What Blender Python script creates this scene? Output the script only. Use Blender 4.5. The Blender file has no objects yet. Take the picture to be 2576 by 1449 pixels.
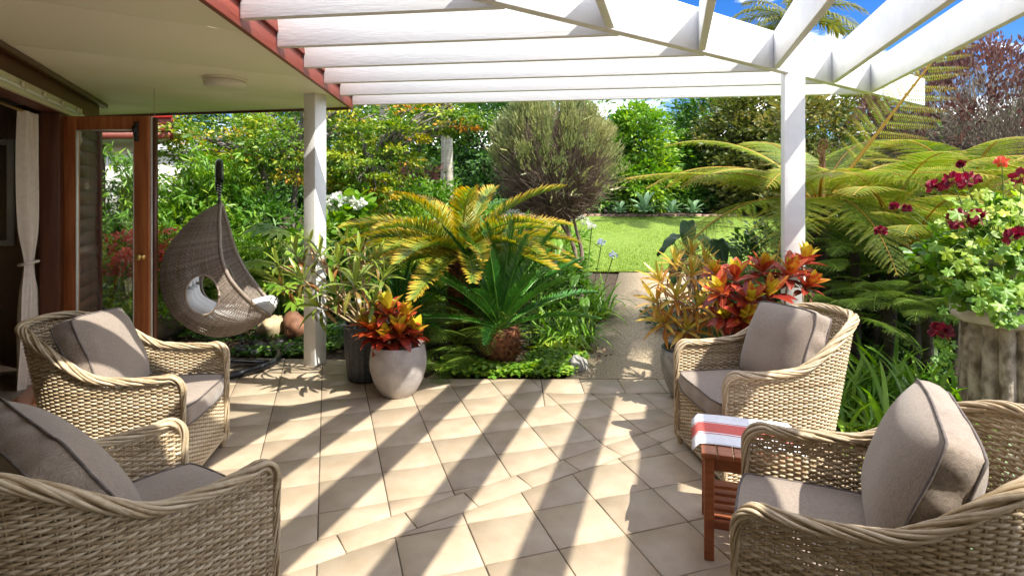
import bpy, bmesh, math, random
import numpy as np
from mathutils import Vector, Matrix, Quaternion

R = math.radians
rnd = random.Random(11)
rng = np.random.default_rng(5)
scene = bpy.context.scene
COL = scene.collection

# ------------------------------------------------------------------ camera
FPX, CX, HY, HC = 1400.0, 1288.0, 491.0, 1.6      # focal length and horizon in a 2576 px wide frame, eye height
cam_d = bpy.data.cameras.new('camera')
cam = bpy.data.objects.new('camera', cam_d); COL.objects.link(cam)
cam.location = (0, 0, HC); cam.rotation_euler = (R(90), 0, 0)
cam_d.sensor_width = 36.0; cam_d.lens = 36.0 * FPX / 2576.0
cam_d.shift_y = -(724.5 - HY) / 2576.0
cam_d.clip_start = 0.05; cam_d.clip_end = 2000
scene.camera = cam
scene.render.resolution_x, scene.render.resolution_y = 1024, 575

# ------------------------------------------------------------------ light
SUN = Vector((1.0, -0.80, 1.70)).normalized()
world = bpy.data.worlds.new('World'); scene.world = world; world.use_nodes = True
wn, wl = world.node_tree.nodes, world.node_tree.links
wn.clear()
wo = wn.new('ShaderNodeOutputWorld'); bg = wn.new('ShaderNodeBackground')
sky = wn.new('ShaderNodeTexSky'); sky.sky_type = 'NISHITA'; sky.sun_disc = False
sky.sun_elevation = math.asin(SUN.z); sky.sun_rotation = math.atan2(SUN.x, SUN.y)
sky.air_density = 1.0; sky.dust_density = 0.3; sky.ozone_density = 5.0
bg.inputs['Strength'].default_value = 0.15
tc = wn.new('ShaderNodeTexCoord'); mp = wn.new('ShaderNodeMapping'); mp.inputs['Scale'].default_value = (1.6, 1.6, 4.2); mp.inputs['Location'].default_value = (0, 0, 0)
nz = wn.new('ShaderNodeTexNoise'); nz.inputs['Scale'].default_value = 2.3; nz.inputs['Detail'].default_value = 9; nz.inputs['Roughness'].default_value = .58
rp = wn.new('ShaderNodeValToRGB'); rp.color_ramp.elements[0].position = .47; rp.color_ramp.elements[1].position = .62
mx = wn.new('ShaderNodeMixRGB'); mx.inputs['Color2'].default_value = (12.0, 11.6, 10.9, 1)
wl.new(tc.outputs['Generated'], mp.inputs['Vector']); wl.new(mp.outputs['Vector'], nz.inputs['Vector'])
wl.new(nz.outputs['Fac'], rp.inputs['Fac']); wl.new(rp.outputs['Color'], mx.inputs['Fac'])
hsv = wn.new('ShaderNodeHueSaturation'); hsv.inputs['Saturation'].default_value = 1.35; hsv.inputs['Value'].default_value = .5; hsv.inputs['Hue'].default_value = .515
wl.new(sky.outputs['Color'], hsv.inputs['Color']); wl.new(hsv.outputs['Color'], mx.inputs['Color1']); wl.new(mx.outputs['Color'], bg.inputs['Color']); wl.new(bg.outputs['Background'], wo.inputs['Surface'])

sd = bpy.data.lights.new('sun', 'SUN'); sd.energy = 3.2; sd.angle = R(0.53); sd.color = (1.0, .95, .85)
so = bpy.data.objects.new('sun', sd); COL.objects.link(so)
so.rotation_euler = SUN.to_track_quat('Z', 'Y').to_euler(); so.location = SUN * 40

vs = scene.view_settings
vs.view_transform = 'Standard'; vs.look = 'None'; vs.exposure = 1.52; vs.gamma = 1.0; vs.use_curve_mapping = False
scene.render.engine = 'CYCLES'
scene.cycles.max_bounces = 10; scene.cycles.diffuse_bounces = 8; scene.cycles.transparent_max_bounces = 8
scene.cycles.use_denoising = True
scene.cycles.sample_clamp_indirect = 6.0

# ------------------------------------------------------------------ helpers
def at(px, py, d):                       # pixel of the 2576 px frame at a given distance
    return Vector(((px - CX) / FPX * d, d, HC - (py - HY) / FPX * d))

def gz(x, y):                            # the garden climbs gently away from the patio
    return 0.07 * (min(max(y, 5.5), 19.6) - 5.5)

class MB:
    def __init__(self): self.V = []; self.Fv = []; self.Fn = []; self.T = []; self.n = 0
    def add(self, V, F, t=0.0):
        V = np.asarray(V, dtype=np.float32).reshape(-1, 3)
        self.V.append(V)
        self.T.append(np.full(len(V), t, np.float32) if np.isscalar(t) else np.asarray(t, np.float32))
        if isinstance(F, np.ndarray):
            self.Fv.append((F + self.n).ravel()); self.Fn.append(np.full(len(F), F.shape[1], np.int32))
        else:
            for f in F:
                self.Fv.append(np.asarray(f) + self.n)
            self.Fn.append(np.array([len(f) for f in F], np.int32))
        self.n += len(V)
        return self
    def mesh(self, name, mat, smooth=False):
        me = bpy.data.meshes.new(name)
        V = np.concatenate(self.V); L = np.concatenate(self.Fv).astype(np.int32); N = np.concatenate(self.Fn)
        me.vertices.add(len(V)); me.vertices.foreach_set('co', V.ravel())
        me.loops.add(len(L)); me.loops.foreach_set('vertex_index', L)
        me.polygons.add(len(N))
        st = np.zeros(len(N), np.int32); st[1:] = np.cumsum(N)[:-1]
        me.polygons.foreach_set('loop_start', st); me.polygons.foreach_set('loop_total', N)
        if smooth: me.polygons.foreach_set('use_smooth', np.ones(len(N), bool))
        a = me.attributes.new('t', 'FLOAT', 'POINT'); a.data.foreach_set('value', np.concatenate(self.T))
        me.update(calc_edges=True); me.validate()
        if mat: me.materials.append(mat)
        return me
    def build(self, name, mat, parent=None, smooth=False, M=None, bevel=0):
        return link(name, self.mesh(name, mat, smooth), parent, M, bevel)

def link(name, me, parent=None, M=None, bevel=0):
    o = bpy.data.objects.new(name, me); COL.objects.link(o)
    if parent: o.parent = parent
    if M is not None: o.matrix_basis = M
    if bevel:
        m = o.modifiers.new('bevel', 'BEVEL'); m.width = bevel; m.segments = 2; m.limit_method = 'ANGLE'; m.angle_limit = R(40)
    return o

def tag(o, label=None, cat=None, group=None, kind=None):
    if label: o['label'] = label
    if cat: o['category'] = cat
    if group: o['group'] = group
    if kind: o['kind'] = kind
    return o

def thing(name, label, cat, loc=(0, 0, 0), rz=0, group=None):
    o = bpy.data.objects.new(name, None); COL.objects.link(o); o.empty_display_size = .1
    o.location = loc; o.rotation_euler = (0, 0, rz)
    return tag(o, label, cat, group)

def stuff(o): o['kind'] = 'stuff'; return o

BOXF = np.array([[0, 3, 2, 1], [4, 5, 6, 7], [0, 1, 5, 4], [1, 2, 6, 5], [2, 3, 7, 6], [3, 0, 4, 7]])
def box(mb, c, s, rz=0, t=0.0):
    x, y, z = s[0] / 2, s[1] / 2, s[2] / 2
    v = np.array([[-x, -y, -z], [x, -y, -z], [x, y, -z], [-x, y, -z], [-x, -y, z], [x, -y, z], [x, y, z], [-x, y, z]])
    ca, sa = math.cos(rz), math.sin(rz)
    v = v @ np.array([[ca, sa, 0], [-sa, ca, 0], [0, 0, 1]]) + np.array(c)
    return mb.add(v, BOXF, t)

def beam(mb, p0, p1, w, z0, z1, t=0.0):        # a board standing on edge between two plan points
    p0 = np.array(p0[:2], float); p1 = np.array(p1[:2], float)
    d = p1 - p0; d /= np.linalg.norm(d); n = np.array([-d[1], d[0]]) * w / 2
    q = [p0 - n, p1 - n, p1 + n, p0 + n]
    v = [(*a, z0) for a in q] + [(*a, z1) for a in q]
    return mb.add(v, BOXF, t)

def prism(mb, poly, z0, z1, t=0.0):
    n = len(poly)
    v = [(p[0], p[1], z0) for p in poly] + [(p[0], p[1], z1) for p in poly]
    F = [list(range(n))[::-1], [n + i for i in range(n)]] + [[i, (i + 1) % n, n + (i + 1) % n, n + i] for i in range(n)]
    return mb.add(v, F, t)

def tube(mb, P, rad, sides=5, t=0.0, caps=True, flat=None):
    P = np.asarray(P, float); n = len(P)
    rad = np.full(n, rad) if np.isscalar(rad) else np.asarray(rad, float)
    T = np.gradient(P, axis=0); T /= np.linalg.norm(T, axis=1)[:, None] + 1e-9
    up = np.array([0, 0, 1.0]) if abs(T[:, 2]).mean() < .8 else np.array([1.0, 0, 0])
    A = np.cross(T, up); A /= np.linalg.norm(A, axis=1)[:, None] + 1e-9
    B = np.cross(A, T)
    th = np.arange(sides) * 2 * math.pi / sides
    V = P[:, None] + rad[:, None, None] * (np.cos(th)[None, :, None] * A[:, None] + np.sin(th)[None, :, None] * B[:, None])
    i = np.arange(n - 1)[:, None] * sides; j = np.arange(sides)[None]; k = (j + 1) % sides
    F = np.stack([i + j, i + k, i + sides + k, i + sides + j], -1).reshape(-1, 4)
    tt = t if np.isscalar(t) else np.repeat(np.asarray(t), sides)
    base = mb.n
    mb.add(V.reshape(-1, 3), F, tt)
    if caps:
        mb.Fv.append(np.arange(sides) + base); mb.Fv.append((np.arange(sides)[::-1] + base + (n - 1) * sides)); mb.Fn.append(np.array([sides, sides], np.int32))
    return mb

def lathe(mb, prof, n=40, t=0.0, rfun=None, cap_bottom=True):
    th = np.arange(n) * 2 * math.pi / n
    V = []
    for k, (r, z) in enumerate(prof):
        rr = np.full(n, r) if rfun is None else rfun(r, z, th)
        V.append(np.stack([rr * np.cos(th), rr * np.sin(th), np.full(n, z)], -1))
    V = np.concatenate(V); m = len(prof)
    i = np.arange(m - 1)[:, None] * n; j = np.arange(n)[None]; k = (j + 1) % n
    F = np.stack([i + j, i + k, i + n + k, i + n + j], -1).reshape(-1, 4)
    base = mb.n
    mb.add(V, F, t)
    if cap_bottom:
        mb.Fv.append(np.arange(n)[::-1] + base); mb.Fn.append(np.array([n], np.int32))
    return mb

def scatter(mb, TV, TF, P, D, N, S, t):
    """put a leaf template (x along, z up) at every point P, pointing along D, facing N"""
    D = D / (np.linalg.norm(D, axis=1)[:, None] + 1e-9)
    N = N - (N * D).sum(1)[:, None] * D; N = N / (np.linalg.norm(N, axis=1)[:, None] + 1e-9)
    Y = np.cross(N, D)
    S = np.broadcast_to(S, (len(P),))
    V = P[:, None] + S[:, None, None] * (TV[None, :, 0:1] * D[:, None] + TV[None, :, 1:2] * Y[:, None] + TV[None, :, 2:3] * N[:, None])
    k = len(TV)
    F = (np.asarray(TF)[None] + (np.arange(len(P)) * k)[:, None, None]).reshape(-1, len(TF[0]))
    mb.add(V.reshape(-1, 3), F, np.repeat(np.broadcast_to(t, (len(P),)), k))

LEAF = (np.array([[0, 0, 0], [.42, -.24, .07], [1, 0, -.06], [.42, .24, .07]]), np.array([[0, 1, 2], [0, 2, 3]]))
THIN = (np.array([[0, 0, 0], [.35, -.075, .02], [1, 0, -.12], [.35, .075, .02]]), np.array([[0, 1, 2], [0, 2, 3]]))
NEEDLE = (np.array([[0, -.03, 0], [0, .03, 0], [1, 0, 0]]), np.array([[0, 1, 2]]))
ROUND = (np.array([[0, 0, 0], [.3, -.42, .08], [.75, -.38, .05], [1, 0, 0], [.75, .38, .05], [.3, .42, .08]]), np.array([[0, 1, 2, 3], [0, 3, 4, 5]]))

def runit(n): 
    v = rng.normal(size=(n, 3)); return v / np.linalg.norm(v, axis=1)[:, None]

def lumpy(dirs, k=3.0, seed=0):
    r = np.random.default_rng(seed); s = np.zeros(len(dirs))
    for f in (1.3, 2.4, 4.1):
        for _ in range(3):
            s += np.sin(dirs @ (r.normal(size=3) * f) + r.uniform(0, 6.28)) / f
    return s / 3.0

def frame(d, up, loc, s=1.0):
    d = Vector(d).normalized(); up = Vector(up); z = (up - up.dot(d) * d)
    if z.length < 1e-4: z = d.orthogonal()
    z.normalize(); y = z.cross(d)
    M = Matrix(((d.x * s, y.x * s, z.x * s, loc[0]), (d.y * s, y.y * s, z.y * s, loc[1]), (d.z * s, y.z * s, z.z * s, loc[2]), (0, 0, 0, 1)))
    return M

def clip(poly, n, c):                    # keep the side where n.p <= c
    out = []
    for i in range(len(poly)):
        a, b = poly[i], poly[(i + 1) % len(poly)]
        da, db = n[0] * a[0] + n[1] * a[1] - c, n[0] * b[0] + n[1] * b[1] - c
        if da <= 0: out.append(a)
        if (da < 0 < db) or (db < 0 < da):
            f = da / (da - db); out.append((a[0] + f * (b[0] - a[0]), a[1] + f * (b[1] - a[1])))
    return out

def area(p): return .5 * sum(p[i][0] * p[(i + 1) % len(p)][1] - p[(i + 1) % len(p)][0] * p[i][1] for i in range(len(p)))

def clean(p, eps=.004):
    q = []
    for a in p:
        if not q or math.dist(a, q[-1]) > eps: q.append(a)
    while len(q) > 2 and math.dist(q[0], q[-1]) <= eps: q.pop()
    return q

def inset(p, d):                         # counter-clockwise convex polygon, offset inwards
    n = len(p); L = []
    for i in range(n):
        a, b = p[i], p[(i + 1) % n]; ex, ey = b[0] - a[0], b[1] - a[1]; l = math.hypot(ex, ey)
        nx, ny = -ey / l, ex / l
        L.append((a[0] + nx * d, a[1] + ny * d, ex / l, ey / l))
    out = []
    for i in range(n):
        x1, y1, dx1, dy1 = L[i - 1]; x2, y2, dx2, dy2 = L[i]
        den = dx1 * dy2 - dy1 * dx2
        if abs(den) < 1e-3: out.append((x2, y2)); continue
        s = ((x2 - x1) * dy2 - (y2 - y1) * dx2) / den
        out.append((x1 + s * dx1, y1 + s * dy1))
    return out

def hit(p, d, q, e):                     # plan intersection of two lines
    den = d[0] * e[1] - d[1] * e[0]; s = ((q[0] - p[0]) * e[1] - (q[1] - p[1]) * e[0]) / den
    return (p[0] + s * d[0], p[1] + s * d[1])

# ------------------------------------------------------------------ materials
def new_mat(name):
    m = bpy.data.materials.new(name); m.use_nodes = True
    nt = m.node_tree; b = nt.nodes['Principled BSDF']
    return m, nt.nodes, nt.links, b

def ramp(n, stops):
    r = n.new('ShaderNodeValToRGB'); e = r.color_ramp.elements
    while len(e) < len(stops): e.new(.5)
    for k, (p, c) in enumerate(stops): e[k].position = p; e[k].color = (*c, 1)
    return r

def surf(name, c0, c1, rough=.5, scale=6, detail=5, bump=0, bscale=None, metallic=0, spec=.5, stretch=(1, 1, 1), rand=.0, lo=.35, hi=.65, coat=0):
    m, n, l, b = new_mat(name)
    tc = n.new('ShaderNodeTexCoord'); mp = n.new('ShaderNodeMapping'); mp.inputs['Scale'].default_value = stretch
    nz = n.new('ShaderNodeTexNoise'); nz.inputs['Scale'].default_value = scale; nz.inputs['Detail'].default_value = detail
    l.new(tc.outputs['Object'], mp.inputs['Vector']); l.new(mp.outputs['Vector'], nz.inputs['Vector'])
    r = ramp(n, [(lo, c0), (hi, c1)]); l.new(nz.outputs['Fac'], r.inputs['Fac'])
    out = r.outputs['Color']
    if rand:
        oi = n.new('ShaderNodeObjectInfo'); hs = n.new('ShaderNodeHueSaturation')
        mr = n.new('ShaderNodeMapRange'); mr.inputs['To Min'].default_value = 1 - rand; mr.inputs['To Max'].default_value = 1 + rand
        l.new(oi.outputs['Random'], mr.inputs['Value']); l.new(mr.outputs['Result'], hs.inputs['Value']); l.new(out, hs.inputs['Color']); out = hs.outputs['Color']
    l.new(out, b.inputs['Base Color'])
    b.inputs['Roughness'].default_value = rough; b.inputs['Metallic'].default_value = metallic
    b.inputs['Specular IOR Level'].default_value = spec; b.inputs['Coat Weight'].default_value = coat
    if bump:
        nb = n.new('ShaderNodeTexNoise'); nb.inputs['Scale'].default_value = bscale or scale * 4; nb.inputs['Detail'].default_value = 4
        l.new(mp.outputs['Vector'], nb.inputs['Vector'])
        bp = n.new('ShaderNodeBump'); bp.inputs['Strength'].default_value = bump; bp.inputs['Distance'].default_value = .01
        l.new(nb.outputs['Fac'], bp.inputs['Height']); l.new(bp.outputs['Normal'], b.inputs['Normal'])
    return m

def leafmat(name, stops, rough=.45, trans=.3, rand=.15, spec=.5, gain=1.0):
    m, n, l, b = new_mat(name)
    at_ = n.new('ShaderNodeAttribute'); at_.attribute_name = 't'
    oi = n.new('ShaderNodeObjectInfo')
    ma = n.new('ShaderNodeMath'); ma.operation = 'MULTIPLY_ADD'; ma.inputs[1].default_value = rand; 
    l.new(oi.outputs['Random'], ma.inputs[0]); l.new(at_.outputs['Fac'], ma.inputs[2])
    stops = [(p, tuple(min(.75, q * gain) for q in c)) for p, c in stops]
    r = ramp(n, stops); l.new(ma.outputs[0], r.inputs['Fac'])
    l.new(r.outputs['Color'], b.inputs['Base Color']); b.inputs['Roughness'].default_value = rough; b.inputs['Specular IOR Level'].default_value = spec
    tr = n.new('ShaderNodeBsdfTranslucent'); mxs = n.new('ShaderNodeMixShader'); mxs.inputs['Fac'].default_value = trans
    hs = n.new('ShaderNodeHueSaturation'); hs.inputs['Value'].default_value = 1.5; hs.inputs['Saturation'].default_value = 1.1; l.new(r.outputs['Color'], hs.inputs['Color']); l.new(hs.outputs['Color'], tr.inputs['Color'])
    l.new(b.outputs['BSDF'], mxs.inputs[1]); l.new(tr.outputs['BSDF'], mxs.inputs[2])
    l.new(mxs.outputs['Shader'], n['Material Output'].inputs['Surface'])
    return m

MAT = {}
MAT['white'] = surf('white_paint', (.77, .78, .78), (.83, .83, .82), .45, 3, 6, .16, 26, stretch=(.25, 3, 3))
MAT['soffit'] = surf('cream_soffit', (.89, .84, .68), (.90, .85, .69), .55, 1.5, 3)
MAT['red'] = surf('red_stained_timber', (.19, .035, .022), (.27, .055, .034), .5, 5, 6, .3, 40, stretch=(.3, .3, 3), rand=.12)
MAT['darkred'] = surf('dark_red_weatherboard', (.10, .022, .014), (.15, .035, .022), .55, 5, 6, .3, 40, stretch=(.3, .3, 3), rand=.12)
MAT['cedar'] = surf('varnished_cedar', (.34, .10, .032), (.50, .175, .06), .35, 6, 8, .1, 50, stretch=(6, 6, .4), coat=.3)
MAT['darkwood'] = surf('dark_timber', (.07, .022, .010), (.12, .04, .018), .4, 5, 6, .1, 40, stretch=(5, 5, .4))
MAT['tablewood'] = surf('oiled_hardwood', (.26, .075, .028), (.38, .125, .045), .38, 9, 6, .1, 60, stretch=(1, 5, 5), rand=.1)
MAT['black'] = surf('black_metal', (.012, .013, .016), (.02, .022, .026), .35, 20, 3, .05, 60)
MAT['brass'] = surf('brass', (.55, .38, .12), (.6, .42, .16), .35, 10, metallic=1)
MAT['steel'] = surf('steel', (.5, .5, .5), (.6, .6, .6), .3, 10, metallic=1)
MAT['alu'] = surf('cream_aluminium', (.60, .55, .38), (.64, .59, .42), .4, 8)
MAT['whitealu'] = surf('white_aluminium', (.72, .75, .72), (.78, .80, .77), .4, 8)
MAT['plaster'] = surf('pale_wall', (.55, .53, .47), (.62, .60, .54), .7, 4)
MAT['tile'] = surf('sandstone_tile', (.375, .292, .200), (.445, .362, .260), .42, 7, 9, .18, 160, rand=.09, spec=.4)
def tile_stains(m):
    n, l = m.node_tree.nodes, m.node_tree.links; b = n['Principled BSDF']; src = b.inputs['Base Color'].links[0].from_socket
    ge = n.new('ShaderNodeNewGeometry'); oi = n.new('ShaderNodeObjectInfo'); va = n.new('ShaderNodeVectorMath'); va.operation = 'MULTIPLY_ADD'; va.inputs[1].default_value = (9, 9, 9)
    l.new(oi.outputs['Random'], va.inputs[0]); l.new(ge.outputs['Position'], va.inputs[2])          # no two tiles share a pattern
    for q in n:
        if q.type == 'MAPPING': l.new(va.outputs['Vector'], q.inputs['Vector'])
    def nz(sc, det, lo, hi):
        z = n.new('ShaderNodeTexNoise'); z.inputs['Scale'].default_value = sc; z.inputs['Detail'].default_value = det; l.new(ge.outputs['Position'], z.inputs['Vector'])
        r = n.new('ShaderNodeMapRange'); r.inputs['From Min'].default_value = lo; r.inputs['From Max'].default_value = hi; l.new(z.outputs['Fac'], r.inputs['Value']); return r.outputs['Result']
    out = src
    for fac, col, k in ((nz(1.3, 7, .52, .75), (.26, .20, .13, 1), .22), (nz(70, 3, .64, .74), (.20, .15, .10, 1), .3), (nz(9, 8, .60, .75), (.30, .22, .16, 1), .25)):
        mm = n.new('ShaderNodeMath'); mm.operation = 'MULTIPLY'; mm.inputs[1].default_value = k; l.new(fac, mm.inputs[0])
        mx = n.new('ShaderNodeMixRGB'); mx.inputs['Color2'].default_value = col; l.new(mm.outputs[0], mx.inputs['Fac']); l.new(out, mx.inputs['Color1']); out = mx.outputs['Color']
    l.new(out, b.inputs['Base Color'])
tile_stains(MAT['tile'])
MAT['grout'] = surf('brown_grout', (.10, .075, .05), (.16, .12, .08), .9, 30)
MAT['path'] = surf('exposed_aggregate', (.22, .17, .105), (.50, .40, .27), .75, 62, 4, .9, 75, lo=.36, hi=.62)
MAT['soil'] = surf('bark_mulch_soil', (.025, .016, .010), (.085, .055, .032), .9, 24, 8, .8, 60)
MAT['mulch'] = surf('bark_chips', (.10, .055, .03), (.24, .15, .09), .85, 14, 6, .3, 60, rand=.3)
MAT['lawn'] = surf('lawn_turf', (.12, .20, .018), (.19, .28, .03), .8, 7, 8, .6, 180)
MAT['greypot'] = surf('pale_concrete_glaze', (.34, .31, .295), (.47, .43, .41), .55, 9, 9, .35, 40)
MAT['blackpot'] = surf('charcoal_ceramic', (.022, .026, .034), (.045, .052, .065), .42, 30, 5, .2, 60)
MAT['potrim'] = surf('glazed_dark_rim', (.02, .025, .035), (.04, .05, .065), .12, 10)
MAT['lime'] = surf('lichen_pot', (.22, .22, .20), (.38, .37, .33), .8, 14, 9, .6, 50)
MAT['stone'] = surf('weathered_column_stone', (.13, .10, .07), (.46, .40, .32), .9, 16, 10, .9, 60, stretch=(1, 1, .6), lo=.36, hi=.62)
MAT['plinth'] = surf('pale_stone_cap', (.56, .51, .44), (.68, .63, .55), .7, 7, 8, .3, 40)
MAT['rock'] = surf('brown_garden_rock', (.08, .06, .04), (.26, .20, .13), .85, 5, 10, .9, 14)
MAT['pebble'] = surf('black_pebble', (.012, .012, .012), (.045, .042, .038), .4, 12, 6, .2, 40, rand=.5)
MAT['sandrock'] = surf('sandy_rock', (.34, .25, .14), (.52, .42, .26), .8, 6, 8, .6, 20)
MAT['terracotta'] = surf('orange_root', (.14, .06, .03), (.34, .15, .08), .7, 8, 7, .5, 20)
MAT['bark'] = surf('grey_bark', (.10, .085, .07), (.25, .22, .19), .9, 9, 8, .8, 25, stretch=(1, 1, .3))
MAT['darkbark'] = surf('dark_bark', (.03, .022, .016), (.075, .055, .04), .9, 12, 8, .8, 30)
MAT['twig'] = surf('brown_twig', (.13, .095, .07), (.33, .25, .18), .85, 8)
MAT['greytwig'] = surf('grey_twig', (.16, .13, .10), (.33, .28, .21), .85, 8)
MAT['palmtrunk'] = surf('palm_trunk', (.36, .32, .25), (.50, .46, .38), .85, 5, 6, .4, 20, stretch=(.6, .6, 4))
MAT['cycadtrunk'] = surf('cycad_fibre', (.06, .022, .010), (.24, .085, .03), .85, 30, 6, .8, 60)
MAT['curtain'] = surf('cream_curtain', (.62, .53, .44), (.68, .59, .49), .8, 30, 3)
MAT['lampglass'] = surf('white_opal_glass', (.74, .70, .60), (.76, .72, .62), .35, 4)
MAT['rope'] = surf('shell_string', (.40, .34, .24), (.55, .48, .36), .7, 20)
MAT['cushionwhite'] = surf('white_cushion_cloth', (.72, .72, .72), (.78, .78, .78), .85, 12, 4, .1, 60)
MAT['stem'] = surf('plant_stem', (.28, .20, .10), (.40, .31, .17), .7, 12)
MAT['greenstem'] = surf('green_stem', (.10, .18, .04), (.15, .24, .06), .6, 12)
MAT['rachis'] = surf('orange_rachis', (.16, .075, .02), (.26, .13, .03), .6, 12)
MAT['roofred'] = surf('red_roof_steel', (.42, .02, .02), (.46, .03, .03), .4, 4)
MAT['greyroof'] = surf('pale_grey_roof', (.5, .52, .55), (.56, .58, .6), .5, 4)
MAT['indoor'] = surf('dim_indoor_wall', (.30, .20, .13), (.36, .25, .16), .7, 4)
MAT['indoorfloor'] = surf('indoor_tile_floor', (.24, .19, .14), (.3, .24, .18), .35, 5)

def fabric():
    m, n, l, b = new_mat('grey_woven_fabric')
    tc = n.new('ShaderNodeTexCoord')
    def nz(sc, st):
        mp = n.new('ShaderNodeMapping'); mp.inputs['Scale'].default_value = st; z = n.new('ShaderNodeTexNoise'); z.inputs['Scale'].default_value = sc; z.inputs['Detail'].default_value = 4
        l.new(tc.outputs['Object'], mp.inputs['Vector']); l.new(mp.outputs['Vector'], z.inputs['Vector']); return z
    a, c, d = nz(70, (1, 9, 1)), nz(70, (9, 1, 9)), nz(3, (1, 1, 1))
    mm = n.new('ShaderNodeMath'); mm.operation = 'ADD'; l.new(a.outputs['Fac'], mm.inputs[0]); l.new(c.outputs['Fac'], mm.inputs[1])
    m2 = n.new('ShaderNodeMath'); m2.operation = 'MULTIPLY_ADD'; m2.inputs[1].default_value = .42; l.new(mm.outputs[0], m2.inputs[0]); 
    m3 = n.new('ShaderNodeMath'); m3.operation = 'MULTIPLY'; m3.inputs[1].default_value = .16; l.new(d.outputs['Fac'], m3.inputs[0]); l.new(m3.outputs[0], m2.inputs[2])
    r = ramp(n, [(.34, (.165, .130, .104)), (.52, (.295, .240, .195)), (.68, (.42, .35, .29))]); l.new(m2.outputs[0], r.inputs['Fac'])
    l.new(r.outputs['Color'], b.inputs['Base Color']); b.inputs['Roughness'].default_value = .9; b.inputs['Specular IOR Level'].default_value = .2
    b.inputs['Sheen Weight'].default_value = .25
    bp = n.new('ShaderNodeBump'); bp.inputs['Strength'].default_value = .25; bp.inputs['Distance'].default_value = .003
    l.new(mm.outputs[0], bp.inputs['Height']); l.new(bp.outputs['Normal'], b.inputs['Normal'])
    return m
MAT['fabric'] = fabric()
MAT['piping'] = surf('dark_piping', (.10, .082, .075), (.16, .135, .125), .9, 40)

def wickermat(name, stops, rough=.55):
    m, n, l, b = new_mat(name)
    a = n.new('ShaderNodeAttribute'); a.attribute_name = 't'
    tc = n.new('ShaderNodeTexCoord'); z = n.new('ShaderNodeTexNoise'); z.inputs['Scale'].default_value = 45; z.inputs['Detail'].default_value = 3
    l.new(tc.outputs['Object'], z.inputs['Vector'])
    mm = n.new('ShaderNodeMath'); mm.operation = 'MULTIPLY_ADD'; mm.inputs[1].default_value = .6; l.new(z.outputs['Fac'], mm.inputs[0]); l.new(a.outputs['Fac'], mm.inputs[2])
    r = ramp(n, stops); l.new(mm.outputs[0], r.inputs['Fac']); l.new(r.outputs['Color'], b.inputs['Base Color']); b.inputs['Roughness'].default_value = rough
    return m
MAT['wicker'] = wickermat('honey_wicker', [(.15, (.20, .135, .07)), (.5, (.43, .325, .195)), (.9, (.62, .52, .37))])
MAT['eggwicker'] = wickermat('brown_rattan', [(.15, (.13, .10, .08)), (.5, (.28, .225, .185)), (.9, (.46, .39, .34))], .5)

G = dict(
  bright=[(.0, (.035, .10, .010)), (.5, (.10, .22, .018)), (1.0, (.26, .36, .035))],
  mid=[(.0, (.018, .06, .008)), (.5, (.05, .13, .015)), (1.0, (.13, .24, .03))],
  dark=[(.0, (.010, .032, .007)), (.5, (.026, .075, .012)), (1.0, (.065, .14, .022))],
  maple=[(.0, (.025, .075, .008)), (.45, (.09, .18, .014)), (.72, (.26, .31, .022)), (.88, (.46, .37, .025)), (1.0, (.52, .22, .03))],
  lime=[(.0, (.07, .15, .012)), (.5, (.20, .31, .025)), (1.0, (.40, .45, .06))],
  grey=[(.0, (.05, .07, .025)), (.5, (.12, .14, .05)), (1.0, (.24, .22, .09))],
  purple=[(.0, (.045, .020, .019)), (.5, (.10, .048, .042)), (1.0, (.18, .095, .08))],
  olive=[(.0, (.03, .05, .010)), (.5, (.085, .11, .018)), (1.0, (.20, .17, .04))],
  fern=[(.0, (.04, .11, .012)), (.4, (.12, .22, .02)), (.75, (.27, .32, .03)), (1.0, (.34, .22, .03))],
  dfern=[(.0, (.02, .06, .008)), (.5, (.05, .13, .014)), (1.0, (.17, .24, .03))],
  cycgold=[(.0, (.02, .06, .012)), (.35, (.07, .14, .018)), (.62, (.30, .27, .025)), (.85, (.50, .31, .035)), (1.0, (.42, .16, .05))],
  cycdark=[(.0, (.012, .06, .012)), (.5, (.03, .13, .018)), (1.0, (.10, .26, .03))],
)
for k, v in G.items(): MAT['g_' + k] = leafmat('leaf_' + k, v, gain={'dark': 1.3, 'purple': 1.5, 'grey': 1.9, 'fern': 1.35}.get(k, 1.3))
MAT['g_cycdark'] = leafmat('leaf_cycad_glossy', G['cycdark'], .25, .15, .2, .6, gain=1.2)
MAT['g_taro'] = leafmat('leaf_taro', [(.0, (.010, .04, .010)), (.6, (.025, .085, .018)), (1, (.07, .16, .03))], .35, .12, .3, .5)
MAT['g_agave'] = leafmat('leaf_agave', [(.0, (.16, .32, .15)), (1, (.34, .50, .26))], .5, .15, .2)
MAT['flower_red'] = leafmat('petal_dark_red', [(.0, (.09, .004, .012)), (1, (.30, .012, .045))], .6, .2, .2)
MAT['flower_scarlet'] = leafmat('petal_scarlet', [(.0, (.50, .06, .04)), (1, (.72, .20, .14))], .6, .3, .2)
MAT['flower_white'] = leafmat('petal_white', [(.0, (.62, .63, .55)), (1, (.8, .8, .74))], .6, .3, .2)
MAT['flower_blue'] = leafmat('petal_blue', [(.0, (.36, .40, .68)), (1, (.58, .62, .84))], .6, .3, .2)

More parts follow.
